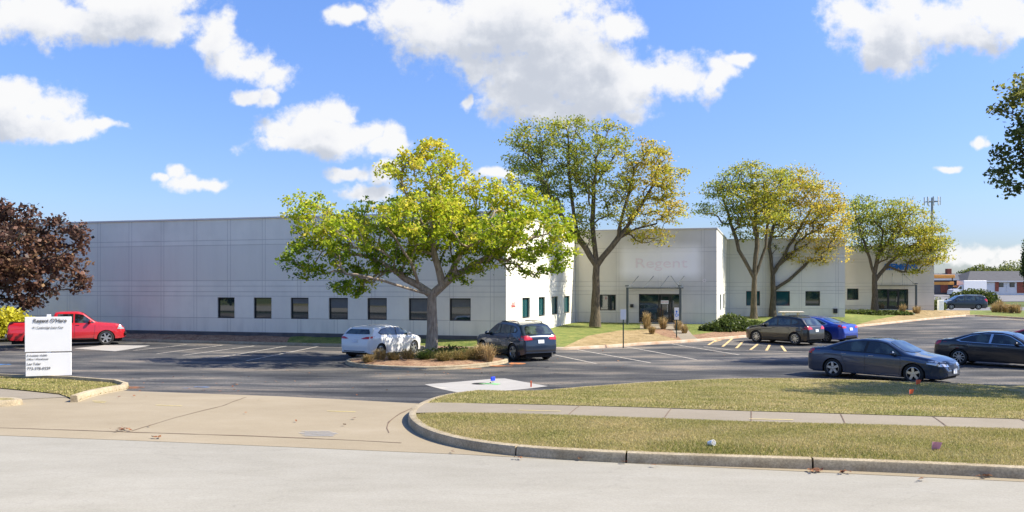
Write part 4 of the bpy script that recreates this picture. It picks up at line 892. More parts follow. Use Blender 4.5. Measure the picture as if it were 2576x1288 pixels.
# ------------------------------------------------------------------ vehicles
M_tyre = pmat('tyre_rubber', (.018,.018,.018), .85, .2, 6); M_under = pmat('underbody_black', (.008,.008,.008), .9)
M_rim = pmat('alloy_silver', (.45,.46,.47), .3, .05, 4, metal=.85); M_trim = pmat('black_trim', (.015,.015,.016), .45); M_chrome = pmat('chrome', (.7,.7,.72), .15, .03, 4, metal=1)
M_tail, _t, _p = newmat('tail_lamp_red'); _p.inputs['Base Color'].default_value = (.55,.015,.02,1); _p.inputs['Roughness'].default_value = .15; _p.inputs['Coat Weight'].default_value = 1
M_head, _t, _p = newmat('headlamp_clear'); _p.inputs['Base Color'].default_value = (.62,.64,.66,1); _p.inputs['Roughness'].default_value = .12; _p.inputs['Metallic'].default_value = .5; _p.inputs['Coat Weight'].default_value = 1
M_plate = pmat('licence_plate', (.72,.76,.82), .5, .12, 12); M_mirror = M_trim
M_cglass, _t, _p = newmat('car_glass'); _p.inputs['Base Color'].default_value = (.018,.026,.026,1); _p.inputs['Roughness'].default_value = .02; _p.inputs['Specular IOR Level'].default_value = .8; _p.inputs['Coat Weight'].default_value = .5
_g = _t.noise(_t.n('ShaderNodeTexCoord').outputs['Object'], 2.2, 2); _t.set(_p.inputs['Base Color'], _t.ramp(_g, [(.42,(.008,.011,.012)),(.6,(.06,.085,.075))]))
def prof(pts, xs, win=.09):
    p = np.array(pts, float); g = np.arange(p[0,0]-.3, p[-1,0]+.3, .01); y = np.interp(g, p[:,0], p[:,1]); k = max(1, int(win/.01)); ker = np.hanning(k+2)[1:-1]; ker /= ker.sum()
    ys = np.convolve(np.pad(y, k, mode='edge'), ker, 'same')[k:-k]; return np.interp(xs, g, ys)
class Body:
    def __init__(s, sp):
        s.sp = sp; x0, x1 = sp['x']; wr, wf = sp['wheels']; Ra = sp['R']+.055; s.zw = sp['R']
        xs = np.unique(np.round(np.r_[np.arange(x0, x1, .045), x0+np.array([0,.01,.02,.035,.055,.08,.11]), x1-np.array([0,.01,.02,.035,.055,.08,.11]), *[w+Ra*np.cos(np.linspace(0, np.pi, 25)) for w in (wr, wf)], *[[w-Ra-.004, w+Ra+.004] for w in (wr, wf)]], 4))
        xs = xs[(xs >= x0) & (xs <= x1)]
        zt = prof(sp['top'], xs, sp.get('win', .09)); bt = np.minimum(prof(sp['belt'], xs, .3), zt-.06); hw = prof(sp['hw'], xs, .12)
        e = np.minimum(xs-x0, x1-xs); zl = sp['base']+.10*np.exp(-e/.12)
        for w in (wr, wf):
            dx = np.abs(xs-w); m = dx < Ra; zl[m] = np.maximum(zl[m], s.zw-.02+np.sqrt(np.maximum(Ra**2-dx[m]**2, 0)))
        bt = np.maximum(bt, zl+.03); zt = np.maximum(zt, bt+.05)
        V = []; tau = sp.get('tau', .36); rings = []
        for i, x in enumerate(xs):
            h = hw[i]; pts = []
            for t in np.linspace(0, 1, 9):
                z = zl[i]+(bt[i]-zl[i])*t; y = h*(1-.05*((z-.62)/.45)**2)+.012*math.exp(-((z-(bt[i]-.10))/.03)**2)-.01*math.exp(-((z-.42)/.06)**2); pts.append((y, z))
            yb = pts[-1][0]-.012; hc = zt[i]-bt[i]; rr = min(.13, hc*.55); z1 = zt[i]-rr
            tt = tau if hc > .2 else tau+.9*(1-hc/.2)
            y1 = yb-(z1-bt[i])*tt
            for t in np.linspace(0, 1, 6)[0 if False else 1:]: pts.append((yb-(z1-bt[i])*tt*t, bt[i]+(z1-bt[i])*t))
            cr = .04; ye = y1*.78; ze = zt[i]-cr*(ye/max(y1, .01))**2; c = (y1-rr*.22, ze+rr*.05)
            for t in (.25,.5,.75,1.0):
                pts.append(((1-t)**2*y1+2*t*(1-t)*c[0]+t*t*ye, (1-t)**2*z1+2*t*(1-t)*c[1]+t*t*ze))
            for t in (.66,.33,0): y = ye*t; pts.append((y, zt[i]-cr*(y/max(y1, .01))**2))
            rings.append(pts)
        n = len(rings[0]); full = []
        for x, r in zip(xs, rings): full.append([(x, y, z) for y, z in r]+[(x, -y, z) for y, z in r[-2::-1]])
        m = len(full[0]); mb = MB()
        for r in full: mb.v += r
        bed = sp.get('bed')
        for i in range(len(full)-1):
            for k in range(m-1):
                a = i*m+k; q = (a, a+1, a+m+1, a+m)
                if bed:
                    c = np.mean([mb.v[j] for j in q], 0)
                    if bed[0] < c[0] < bed[1] and abs(c[1]) < bed[2] and c[2] > bed[3]: continue
                mb.f.append(q); mb.m.append(0)
        for e in (0, len(full)-1):
            r = full[e]; zc = (r[0][2]+r[n-1][2])/2; ci = len(mb.v); dx = -.015 if e == 0 else .015; mb.v.append((r[0][0]+dx, 0, zc))
            for k in range(m): a, b = e*m+k, e*m+(k+1) % m; mb.f.append((a, b, ci)); mb.m.append(0)
        s.me = mb.mesh('body', 32); bm = bmesh.new(); bm.from_mesh(s.me); s.bvh = BVHTree.FromBMesh(bm); bm.free()
    def patch(s, poly, view, name, mat, parent, off=.006, step=.07, both=False):
        poly = [tuple(p) for p in poly]
        b = resample(poly+[poly[0]], step)[:-1]; A = np.array(poly); x0, y0 = A.min(0); x1, y1 = A.max(0)
        gx, gy = np.meshgrid(np.arange(x0+step/2, x1, step), np.arange(y0+step/2, y1, step)); gp = np.c_[gx.ravel(), gy.ravel()]
        if len(gp): gp = gp[inside(gp, poly)]; d, _ = dist_line(gp, b+[b[0]]); gp = gp[d > step*.4]
        pts = b+[tuple(q) for q in gp]; nb = len(b)
        vo, eo, fo, *_ = delaunay_2d_cdt([Vector(p) for p in pts], [(i, (i+1) % nb) for i in range(nb)], [], 1, 1e-4)
        V = []
        for v in vo:
            if view in ('L','R'): sg = 1 if view == 'L' else -1; o, d = Vector((v[0], 3*sg, v[1])), Vector((0,-sg,0))
            elif view == 'F': o, d = Vector((5, v[0], v[1])), Vector((-1,0,0))
            elif view == 'B': o, d = Vector((-5, v[0], v[1])), Vector((1,0,0))
            else: o, d = Vector((v[0], v[1], 5)), Vector((0,0,-1))
            h = s.bvh.ray_cast(o, d)
            if h[0] is None: V.append(None); continue
            nn = h[1] if h[1].dot(d) < 0 else -h[1]; V.append(tuple(h[0]+nn*off-d*off*.6))
        ok = [f for f in fo if all(V[i] is not None for i in f)]; V = [v if v is not None else (0,0,0) for v in V]
        me = bpy.data.meshes.new(name); me.from_pydata(V, [], ok); bm = bmesh.new(); bm.from_mesh(me); bmesh.ops.delete(bm, geom=[q for q in bm.verts if not q.link_faces], context='VERTS'); bm.to_mesh(me); bm.free()
        fix(me, 40); return link(name, me, mat, parent)
def ribbon(pts, w=.012):
    A = np.array(pts, float); T = np.gradient(A, axis=0); T /= np.linalg.norm(T, axis=1)[:,None]; N = np.c_[-T[:,1], T[:,0]]*w/2; return [tuple(q) for q in A+N]+[tuple(q) for q in (A-N)[::-1]]
_wheel_cache = {}
def wheel_meshes(Rw, style):
    key = (Rw, style)
    if key in _wheel_cache: return _wheel_cache[key]
    t = MB(); ri = Rw*.68; w = .105; t.lathe([(ri,-w*.8),(Rw*.86,-w),(Rw*.965,-w*.85),(Rw,-w*.5),(Rw,w*.5),(Rw*.965,w*.85),(Rw*.86,w),(ri,w*.8),(ri*.97,w*.4),(ri*.97,-w*.6),(ri,-w*.8)], 'y', n=36)
    m = MB(); m.lathe([(ri*1.0,w*.82),(ri*.95,w*.84),(ri*.9,w*.6),(ri*.9,-w*.4)], 'y', n=36, mi=0); m.lathe([(0,w*.05),(ri*.92,w*.0)], 'y', n=24, mi=1); m.lathe([(0,w*.72),(Rw*.12,w*.70),(Rw*.15,w*.3)], 'y', n=16, mi=0)
    ns = {'five':5, 'ten':9, 'six':6}[style]; sw = {'five':.062, 'ten':.028, 'six':.05}[style]*Rw/.33
    for k in range(ns):
        a = 2*math.pi*k/ns+.2; c, s_ = math.cos(a), math.sin(a); r0, r1 = Rw*.09, ri*.94; P_ = []
        for (r, hw_) in ((r0, sw*.75),(r1, sw*.62)):
            for sgn in (-1, 1):
                for yy in (w*.30, w*.70): P_.append((r*c-sgn*hw_*s_, yy, r*s_+sgn*hw_*c))
        m.add(P_, [(0,1,5,4),(2,6,7,3),(1,3,7,5),(0,4,6,2),(4,5,7,6)], 0)
    _wheel_cache[key] = (t.mesh('wheel', 40), m.mesh('rim', 30)); a, b = _wheel_cache[key]; a.materials.append(M_tyre); b.materials.append(M_rim); b.materials.append(M_under); return a, b
def rot2(v, a): return (v[0]*math.cos(a)-v[1]*math.sin(a), v[0]*math.sin(a)+v[1]*math.cos(a))
def car(name, label, sp, col, contact, which, heading, cat='car', group=None, metal=.35, z=None, tilt=0.0, rimstyle=None, size=1.0):
    """contact = ground point under the outer face of wheel `which` ('rl','rr','fl','fr')"""
    hd = R(heading); wx = sp['wheels'][0] if which[0] == 'r' else sp['wheels'][1]; wy = sp['W']*(1 if which[1] == 'l' else -1)
    o = rot2((wx*size, wy*size), hd); c = (contact[0]-o[0], contact[1]-o[1]); root = empty(name, (c[0], c[1], float(H(*c)) if z is None else z), hd); tag(root, label, cat, group)
    root.rotation_euler[1] = tilt; root.scale = (size, size, size)
    B = Body(sp); mp = paint(name+'_paint', col, metal); body = link('body', B.me, mp, root)
    x0, x1 = sp['x']; hwm = sp['W']; Rw = sp['R']
    ub = MB(); yin = hwm-.27
    ub.box(((x0+x1)/2, 0, (.17+sp['base']+.42)/2), (x1-x0-.35, yin*2, sp['base']+.42-.17)); ub.build('underbody', M_under, root)
    for w in sp['wheels']:
        for sg in (-1, 1):
            wl = MB(); n = 14; pr = [(w+(Rw+.06)*math.cos(a), max(sp['base'], Rw-.02+(Rw+.06)*math.sin(a))) for a in np.linspace(0, np.pi, n)]
            base = len(wl.v); wl.v += [(p[0], sg*(hwm-.05), p[1]) for p in pr]+[(p[0], sg*yin, p[1]) for p in pr]
            for k in range(n-1): wl.f.append((base+k, base+k+1, base+n+k+1, base+n+k)); wl.m.append(0)
            wl.build('wheel_arch_liner', M_under, root)
    tm, rm = wheel_meshes(Rw, rimstyle or sp.get('rim', 'five'))
    for w in sp['wheels']:
        for sg in (-1, 1):
            wo = link('wheel', tm, None, root, (w, sg*(hwm-.125), Rw), 0 if sg > 0 else math.pi); link('rim', rm, None, wo)
    for pl in sp['side']:
        for v in 'LR': B.patch([(x, z-.0) for x, z in pl], v, 'side_window', M_cglass, root, .007)
    if 'trimline' in sp:
        for v in 'LR': B.patch(sp['trimline'], v, 'window_surround', sp.get('trimmat', M_trim), root, .003)
    B.patch(sp['shield'], 'T', 'windshield', M_cglass, root, .008)
    if 'rearwin_top' in sp: B.patch(sp['rearwin_top'], 'T', 'rear_window', M_cglass, root, .008)
    if 'rearwin' in sp: B.patch(sp['rearwin'], 'B', 'rear_window', M_cglass, root, .008)
    for pl in sp.get('seams', []):
        for v in 'LR': B.patch(ribbon(resample(pl, .1)), v, 'door_gap', M_trim, root, .002, step=.2)
    for pl in sp.get('tail_side', []):
        for v in 'LR': B.patch(pl, v, 'tail_lamp', M_tail, root, .007)
    for pl in sp.get('tail', []):
        B.patch(pl, 'B', 'tail_lamp', M_tail, root, .008); B.patch([(-y, z) for y, z in pl], 'B', 'tail_lamp', M_tail, root, .008)
    for pl in sp.get('head_side', []):
        for v in 'LR': B.patch(pl, v, 'headlamp', M_head, root, .007)
    for pl in sp.get('head', []):
        B.patch(pl, 'F', 'headlamp', M_head, root, .008); B.patch([(-y, z) for y, z in pl], 'F', 'headlamp', M_head, root, .008)
    for pl in sp.get('grille', []): B.patch(pl, 'F', 'grille', M_trim, root, .006)
    for pl in sp.get('lower_rear', []): B.patch(pl, 'B', 'bumper_insert', M_trim, root, .005)
    if 'sill' in sp:
        for v in 'LR': B.patch(sp['sill'], v, 'sill_trim', sp.get('sillmat', M_trim), root, .006)
    pz, ph = sp.get('plate_b', (.80, .15)); B.patch([(-.15,pz-ph/2),(.15,pz-ph/2),(.15,pz+ph/2),(-.15,pz+ph/2)], 'B', 'rear_plate', M_plate, root, .016, step=.3)
    pz = sp.get('plate_f', .48); B.patch([(-.15,pz-.075),(.15,pz-.075),(.15,pz+.075),(-.15,pz+.075)], 'F', 'front_plate', M_plate, root, .02, step=.3)
    mx, mz = sp['mirror']
    for sg in (-1, 1):
        m = MB(); m.box((mx, sg*(hwm+.07), mz), (.14,.22,.15), bev=.045); m.box((mx+.02, sg*(hwm-.05), mz-.05), (.07,.12,.04), bev=.01); m.build('wing_mirror', mp, root, smooth=50)
    for hx_, hz in sp.get('handles', []):
        for sg, v in ((1,'L'),(-1,'R')):
            h = B.bvh.ray_cast(Vector((hx_, 3*sg, hz)), Vector((0,-sg,0)))
            if h[0] is not None: MB().box((hx_, h[0].y+sg*.012, hz), (.19,.028,.026), bev=.01).build('door_handle', sp.get('hmat', mp), root)
    if sp.get('rails'):
        a, b, y, zr = sp['rails']
        for sg in (-1, 1): MB().tube([(a, sg*y, zr-.05),(a+.08, sg*y, zr+.02),((a+b)/2, sg*y, zr+.03),(b-.08, sg*y, zr+.01),(b, sg*y, zr-.06)], .018, 6).build('roof_rail', sp.get('railmat', M_trim), root)
    return root, B
SEDAN = dict(x=(-2.45,2.42), wheels=(-1.40,1.43), R=.335, W=.925, base=.20, tau=.42, rim='five',
    top=[(-2.45,.55),(-2.43,.80),(-2.38,.98),(-2.30,1.05),(-2.1,1.08),(-1.75,1.12),(-.95,1.38),(-.35,1.455),(.15,1.45),(.50,1.38),(1.22,1.02),(1.40,.98),(1.9,.90),(2.2,.80),(2.36,.66),(2.42,.50)],
    belt=[(-2.45,.93),(-1.6,.98),(-.5,.94),(1.0,.89),(1.4,.86),(2.4,.70)], hw=[(-2.45,.68),(-2.40,.78),(-2.2,.87),(-1.6,.92),(0,.925),(1.4,.92),(1.95,.88),(2.2,.78),(2.36,.62),(2.42,.50)],
    side=[[(-.17,.97),(1.02,.94),(.86,1.06),(.50,1.27),(.30,1.325),(-.10,1.345)],[(-1.42,1.06),(-1.30,1.01),(-.26,.975),(-.20,1.345),(-.55,1.335),(-.95,1.25)]],
    trimline=[(-1.52,1.05),(-1.34,.985),(1.08,.915),(.90,1.075),(.52,1.295),(.28,1.352),(-.40,1.36),(-.98,1.275)],
    shield=[(1.06,-.70),(1.20,-.40),(1.25,0),(1.20,.40),(1.06,.70),(.55,.55),(.50,.3),(.49,0),(.50,-.3),(.55,-.55)], rearwin_top=[(-1.70,-.52),(-1.76,0),(-1.70,.52),(-1.02,.50),(-.93,0),(-1.02,-.50)],
    seams=[[(1.0,.93),(1.02,.6),(.95,.25)],[(-.22,.96),(-.20,.5),(-.24,.23)],[(-1.12,1.0),(-1.05,.75),(-.92,.5),(-.90,.24)]],
    tail_side=[[(-2.43,.84),(-2.14,.90),(-2.10,.99),(-2.25,1.02),(-2.42,1.0)]], tail=[[(.46,.84),(.86,.84),(.86,.97),(.46,.93)]], head_side=[[(1.86,.70),(2.30,.62),(2.34,.71),(2.10,.80),(1.90,.80)]], head=[[(.34,.60),(.78,.62),(.80,.72),(.36,.68)]],
    grille=[[(-.42,.50),(.42,.50),(.40,.66),(-.40,.66)],[(-.62,.26),(.62,.26),(.50,.38),(-.50,.38)]], sill=[(-.98,.235),(1.0,.235),(.98,.27),(-.98,.275)], sillmat=M_chrome, lower_rear=[[(-.6,.30),(.6,.30),(.55,.42),(-.55,.42)]],
    plate_b=(.78,.15), plate_f=.44, mirror=(.78,1.0), handles=[(.02,.86),(-.98,.89)], hmat=M_chrome)
COUPE = dict(SEDAN, trimmat=M_chrome, sill=[(-.98,.235),(1.0,.235),(.98,.25),(-.98,.25)], sillmat=M_trim, rim='ten')
SUV = dict(x=(-2.24,2.28), wheels=(-1.34,1.38), R=.375, W=.925, base=.27, tau=.30, rim='five',
    top=[(-2.24,.60),(-2.23,.95),(-2.18,1.10),(-2.06,1.20),(-1.78,1.48),(-1.66,1.58),(-1.3,1.65),(-.7,1.69),(0,1.69),(.38,1.61),(1.15,1.15),(1.35,1.10),(1.9,1.03),(2.15,.93),(2.24,.75),(2.28,.55)],
    belt=[(-2.3,1.16),(-1,1.11),(1.1,1.02),(2.3,.8)], hw=[(-2.24,.74),(-2.18,.83),(-1.95,.90),(-1.4,.925),(1.4,.925),(1.95,.90),(2.18,.80),(2.32,.60)],
    side=[[(-.10,1.14),(1.00,1.09),(.82,1.22),(.45,1.46),(.25,1.51),(-.06,1.53)],[(-1.02,1.18),(-.18,1.14),(-.14,1.53),(-.98,1.50)],[(-1.52,1.34),(-1.44,1.26),(-1.10,1.20),(-1.06,1.49),(-1.34,1.45)]],
    trimline=[(-1.60,1.33),(-1.48,1.22),(1.06,1.06),(.86,1.24),(.46,1.485),(.26,1.535),(-1.0,1.53),(-1.38,1.48)],
    shield=[(1.02,-.72),(1.16,-.4),(1.20,0),(1.16,.4),(1.02,.72),(.45,.60),(.40,0),(.45,-.60)], rearwin=[(-.66,1.17),(.66,1.17),(.60,1.40),(.50,1.50),(-.50,1.50),(-.60,1.40)],
    seams=[[(1.0,1.05),(1.02,.7),(.96,.30)],[(-.14,1.08),(-.12,.6),(-.16,.30)],[(-1.05,1.10),(-.98,.8),(-.88,.6),(-.86,.32)]],
    tail_side=[[(-2.28,.95),(-2.0,1.02),(-1.96,1.10),(-2.10,1.14),(-2.26,1.06)]], tail=[[(.42,.94),(.88,.92),(.88,1.10),(.62,1.12),(.44,1.02)]], head_side=[[(1.85,.86),(2.2,.80),(2.22,.90),(1.95,.98)]], head=[[(.38,.78),(.80,.80),(.80,.90),(.40,.86)]],
    grille=[[(-.40,.55),(.40,.55),(.42,.80),(-.42,.80)]], sill=[(-.92,.29),(.95,.29),(.95,.42),(-.92,.42)], lower_rear=[[(-.80,.33),(.80,.33),(.74,.50),(-.74,.50)]], plate_b=(.86,.15), plate_f=.5, mirror=(.80,1.13), handles=[(.1,.98),(-.86,1.0)], rails=(-1.35,.15,.60,1.665))
HATCH = dict(x=(-2.10,2.20), wheels=(-1.27,1.33), R=.325, W=.885, base=.20, tau=.38, rim='five',
    top=[(-2.10,.55),(-2.09,.82),(-2.06,.95),(-2.00,1.03),(-1.86,1.12),(-1.68,1.33),(-1.62,1.38),(-1.3,1.42),(-.6,1.455),(-.1,1.45),(.35,1.38),(1.12,1.04),(1.3,.99),(1.75,.90),(2.0,.80),(2.15,.64),(2.20,.48)],
    belt=[(-2.1,1.02),(-1.2,.99),(.9,.93),(2.2,.70)], hw=[(-2.10,.70),(-2.04,.79),(-1.85,.86),(-1.3,.885),(1.3,.885),(1.8,.85),(2.05,.74),(2.2,.52)],
    side=[[(-.06,1.00),(1.0,.97),(.80,1.10),(.42,1.28),(.22,1.325),(-.02,1.34)],[(-1.34,1.15),(-1.20,1.08),(-.14,1.01),(-.10,1.34),(-.7,1.33),(-1.1,1.27)]],
    trimline=[(-1.42,1.14),(-1.24,1.05),(1.05,.95),(.84,1.12),(.43,1.30),(.22,1.35),(-.7,1.355),(-1.13,1.295)],
    shield=[(1.0,-.66),(1.13,-.35),(1.17,0),(1.13,.35),(1.0,.66),(.42,.54),(.36,0),(.42,-.54)], rearwin=[(-.68,1.09),(.68,1.09),(.62,1.20),(.52,1.30),(-.52,1.30),(-.62,1.20)],
    seams=[[(1.0,.96),(1.0,.6),(.94,.25)],[(-.10,.99),(-.08,.5),(-.12,.24)],[(-1.05,1.03),(-.97,.75),(-.84,.5),(-.82,.25)]],
    tail_side=[[(-2.08,.90),(-1.86,.94),(-1.80,1.0),(-2.04,1.0)]], tail=[[(.34,.90),(.50,.88),(.84,.90),(.84,.99),(.60,.98)]], head_side=[[(1.7,.76),(2.05,.68),(2.1,.76),(1.8,.86)]], head=[[(.36,.62),(.70,.66),(.70,.74),(.38,.70)]],
    grille=[[(-.34,.4),(.34,.4),(.30,.62),(-.30,.62)]], lower_rear=[[(-.66,.22),(.66,.22),(.60,.36),(-.60,.36)]], plate_b=(.80,.15), plate_f=.44, mirror=(.76,1.03), handles=[(.14,.88),(-.88,.92)])
VAN = dict(x=(-2.60,2.50), wheels=(-1.52,1.50), R=.34, W=.98, base=.22, tau=.26, rim='ten',
    top=[(-2.60,.6),(-2.58,1.0),(-2.54,1.15),(-2.35,1.58),(-2.2,1.68),(-1.6,1.74),(-.2,1.76),(.5,1.68),(1.35,1.16),(1.6,1.08),(2.1,.96),(2.4,.80),(2.5,.5)],
    belt=[(-2.6,1.10),(-1,1.05),(1.1,.98),(2.5,.8)], hw=[(-2.6,.80),(-2.5,.90),(-2.2,.97),(-1.4,.98),(1.5,.98),(2.1,.94),(2.35,.82),(2.5,.6)],
    side=[[(.02,1.08),(1.20,1.03),(1.0,1.20),(.55,1.52),(.35,1.57),(.06,1.60)],[(-1.15,1.10),(-.06,1.08),(-.03,1.60),(-1.12,1.60)],[(-2.18,1.14),(-1.25,1.11),(-1.22,1.59),(-1.95,1.56)]],
    trimline=[(-2.28,1.13),(1.26,1.00),(1.04,1.22),(.58,1.55),(.36,1.61),(-1.2,1.64),(-2.0,1.60)],
    shield=[(1.2,-.76),(1.36,-.4),(1.40,0),(1.36,.4),(1.2,.76),(.58,.64),(.50,0),(.58,-.64)], rearwin=[(-.70,1.18),(.70,1.18),(.60,1.56),(-.60,1.56)],
    seams=[[(1.12,1.0),(1.14,.6),(1.06,.28)],[(-.02,1.05),(0,.6),(-.02,.28)],[(-1.2,1.08),(-1.12,.8),(-1.0,.5)]],
    tail_side=[[(-2.58,.98),(-2.34,1.02),(-2.30,1.3),(-2.44,1.3)]], tail=[[(.66,.95),(.9,.95),(.86,1.3),(.66,1.3)]], head_side=[[(1.95,.80),(2.35,.74),(2.38,.84),(2.05,.92)]], grille=[[(-.5,.5),(.5,.5),(.5,.72),(-.5,.72)]],
    mirror=(.95,1.10), handles=[(.2,.96),(-.98,.98)], rails=(-2.0,.1,.66,1.74), railmat=M_chrome)
PICKUP = dict(x=(-2.92,2.72), wheels=(-1.78,1.72), R=.40, W=.98, base=.36, tau=.24, rim='six', win=.07, bed=(-2.80,-.86,.80,1.2),
    top=[(-2.92,.75),(-2.91,1.20),(-2.89,1.31),(-2.8,1.33),(-.84,1.34),(-.80,1.72),(-.72,1.83),(-.5,1.87),(.35,1.88),(.62,1.80),(1.20,1.33),(1.35,1.28),(2.2,1.20),(2.5,1.12),(2.66,.95),(2.72,.70)],
    belt=[(-2.9,1.27),(-.8,1.25),(1.2,1.20),(2.7,1.05)], hw=[(-2.92,.93),(-2.86,.96),(-1.4,.98),(1.4,.98),(2.2,.95),(2.5,.88),(2.66,.76),(2.72,.62)],
    side=[[(.20,1.25),(1.14,1.22),(.98,1.38),(.62,1.66),(.45,1.71),(.22,1.73)],[(-.66,1.28),(.12,1.25),(.14,1.73),(-.60,1.73)]],
    shield=[(1.08,-.76),(1.20,-.4),(1.25,0),(1.20,.4),(1.08,.76),(.62,.64),(.55,0),(.62,-.64)],
    seams=[[(1.18,1.2),(1.16,.8),(1.10,.42)],[(.16,1.24),(.18,.8),(.16,.42)],[(-.72,1.24),(-.72,.8),(-.74,.42)],[(-.84,1.28),(-.84,.8),(-.84,.45)]],
    tail_side=[[(-2.90,.85),(-2.80,.85),(-2.80,1.22),(-2.90,1.22)]], tail=[[(.80,.86),(.94,.86),(.94,1.22),(.80,1.22)]], head_side=[[(2.28,.88),(2.62,.86),(2.60,1.04),(2.38,1.10)]], head=[[(.46,.84),(.74,.84),(.76,1.04),(.48,1.04)]],
    grille=[[(-.40,.75),(.40,.75),(.42,1.02),(-.42,1.02)]], sill=[(-.9,.38),(1.15,.38),(1.15,.42),(-.9,.42)], sillmat=M_trim, plate_b=(.72,.15), plate_f=.62, mirror=(.92,1.32), handles=[(.32,1.12),(-.56,1.14)], hmat=M_trim)

gpk = 'cars parked in the office lot'
pk, pb = car('red_pickup', 'red pickup truck parked behind the white sign at the left', PICKUP, (.50,.012,.02), G(267,868), 'fr', 30.0, 'pickup truck', gpk, .1)
liner = MB(); a, b, y, z0, z1 = -2.80, -.86, .79, .85, 1.30
liner.add([(a,-y,z0),(b,-y,z0),(b,y,z0),(a,y,z0),(a,-y,z1),(b,-y,z1),(b,y,z1),(a,y,z1)], [(0,1,2,3),(0,4,5,1),(1,5,6,2),(2,6,7,3),(3,7,4,0)]); liner.build('bed_liner', M_trim, pk)
MB().box((-2.98,0,.62), (.14,1.86,.2), bev=.04).build('rear_bumper', M_chrome, pk); MB().box((2.70,0,.62), (.16,1.7,.2), bev=.06).build('front_bumper', pk.children[0].data.materials[0], pk)
car('white_hatchback', 'white compact hatchback dappled with shade left of the maple island', HATCH, (.78,.78,.77), G(960,901), 'rr', 62.0, 'car', gpk, .0)
car('blue_suv', 'dark blue SUV with bright red tail lamps right of the maple island', SUV, (.012,.026,.055), G(1288,908), 'rl', 120.0, 'car', gpk, .35)
sr = G(1998,869); car('black_suv', 'black SUV nosed in toward the building by the yellow hatching', dict(SUV, rim='ten'), (.004,.004,.004), sr, 'rl', 127.0, 'car', gpk, .0, size=.93)
car('blue_sedan', 'bright royal blue sedan half hidden behind the black SUV', COUPE, (.01,.055,.38), (sr[0]+2.35, sr[1]+1.75), 'rl', 128.0, 'car', gpk, .35)
car('grey_sedan', 'slate grey-blue sedan facing the grass edge, nearest car on the right', dict(SEDAN, trimmat=M_trim), (.028,.050,.098), G(2093,949), 'rr', -47.5, 'car', gpk, .55, size=.98)
gs_ = G(2411,918); car('black_sedan', 'black sedan with chrome window trim cut by the right edge', COUPE, (.003,.004,.008), gs_, 'rr', -46.0, 'car', gpk, .0, size=.97)
car('red_sedan', 'dark red car barely showing behind the black sedan at the right edge', SEDAN, (.30,.010,.015), (gs_[0]+5.1, gs_[1]+4.3), 'rr', -46.0, 'car', gpk, .25)
car('dark_minivan', 'dark blue-grey minivan with roof rails passing on the road at the right', VAN, (.018,.030,.042), G(2394,779), 'fl', 172.0, 'van', None, .35)
car('white_car', 'small white car parked before the far brick house', SUV, (.75,.75,.75), G(2528,741,-.1), 'rl', 205.0, 'car', None, 0)
# box truck
def box_truck(px, py, hd):
    x, y = G(px, py); z = float(H(x, y))-.1; r = empty('box_truck', (x, y, z), R(hd)); r.scale = (.85,.85,.9); tag(r, 'white box truck parked by the far brick house, behind the hedge', 'truck')
    wp = paint('white_truck_paint', (.78,.79,.80), 0, .4); MB().box((-1.4,0,2.15), (5.6,2.4,2.5), bev=.05).build('cargo_box', wp, r)
    c = MB(); pr = [(1.5,.6),(1.5,2.35),(2.2,2.4),(2.75,1.75),(3.7,1.45),(3.85,1.2),(3.85,.55)]; n = len(pr); vs = [(a, -1.0, b) for a, b in pr]+[(a, 1.0, b) for a, b in pr]
    c.add(vs, [tuple(range(n)), tuple(range(2*n-1, n-1, -1))]+[(i, (i+1) % n, (i+1) % n+n, i+n) for i in range(n)]); c.build('cab', wp, r)
    for sg in (-1, 1): MB().add([(1.75,sg*1.008,1.6),(2.70,sg*1.008,1.6),(2.2,sg*1.008,2.2),(1.75,sg*1.008,2.2)], [(0,1,2,3)]).build('side_window', M_cglass, r)
    MB().add([(2.74,-.85,1.80),(2.74,.85,1.80),(2.26,.8,2.37),(2.26,-.8,2.37)], [(0,1,2,3)]).build('windshield', M_cglass, r)
    MB().box((-.6,0,.62), (6.6,.9,.28)).build('chassis', M_under, r); tm, rm = wheel_meshes(.42, 'six')
    for wx in (-2.6, 2.9):
        for sg in (-1, 1): wo = link('wheel', tm, None, r, (wx, sg*.95, .42), 0 if sg > 0 else math.pi); link('rim', rm, None, wo)
box_truck(2430, 745, 188)
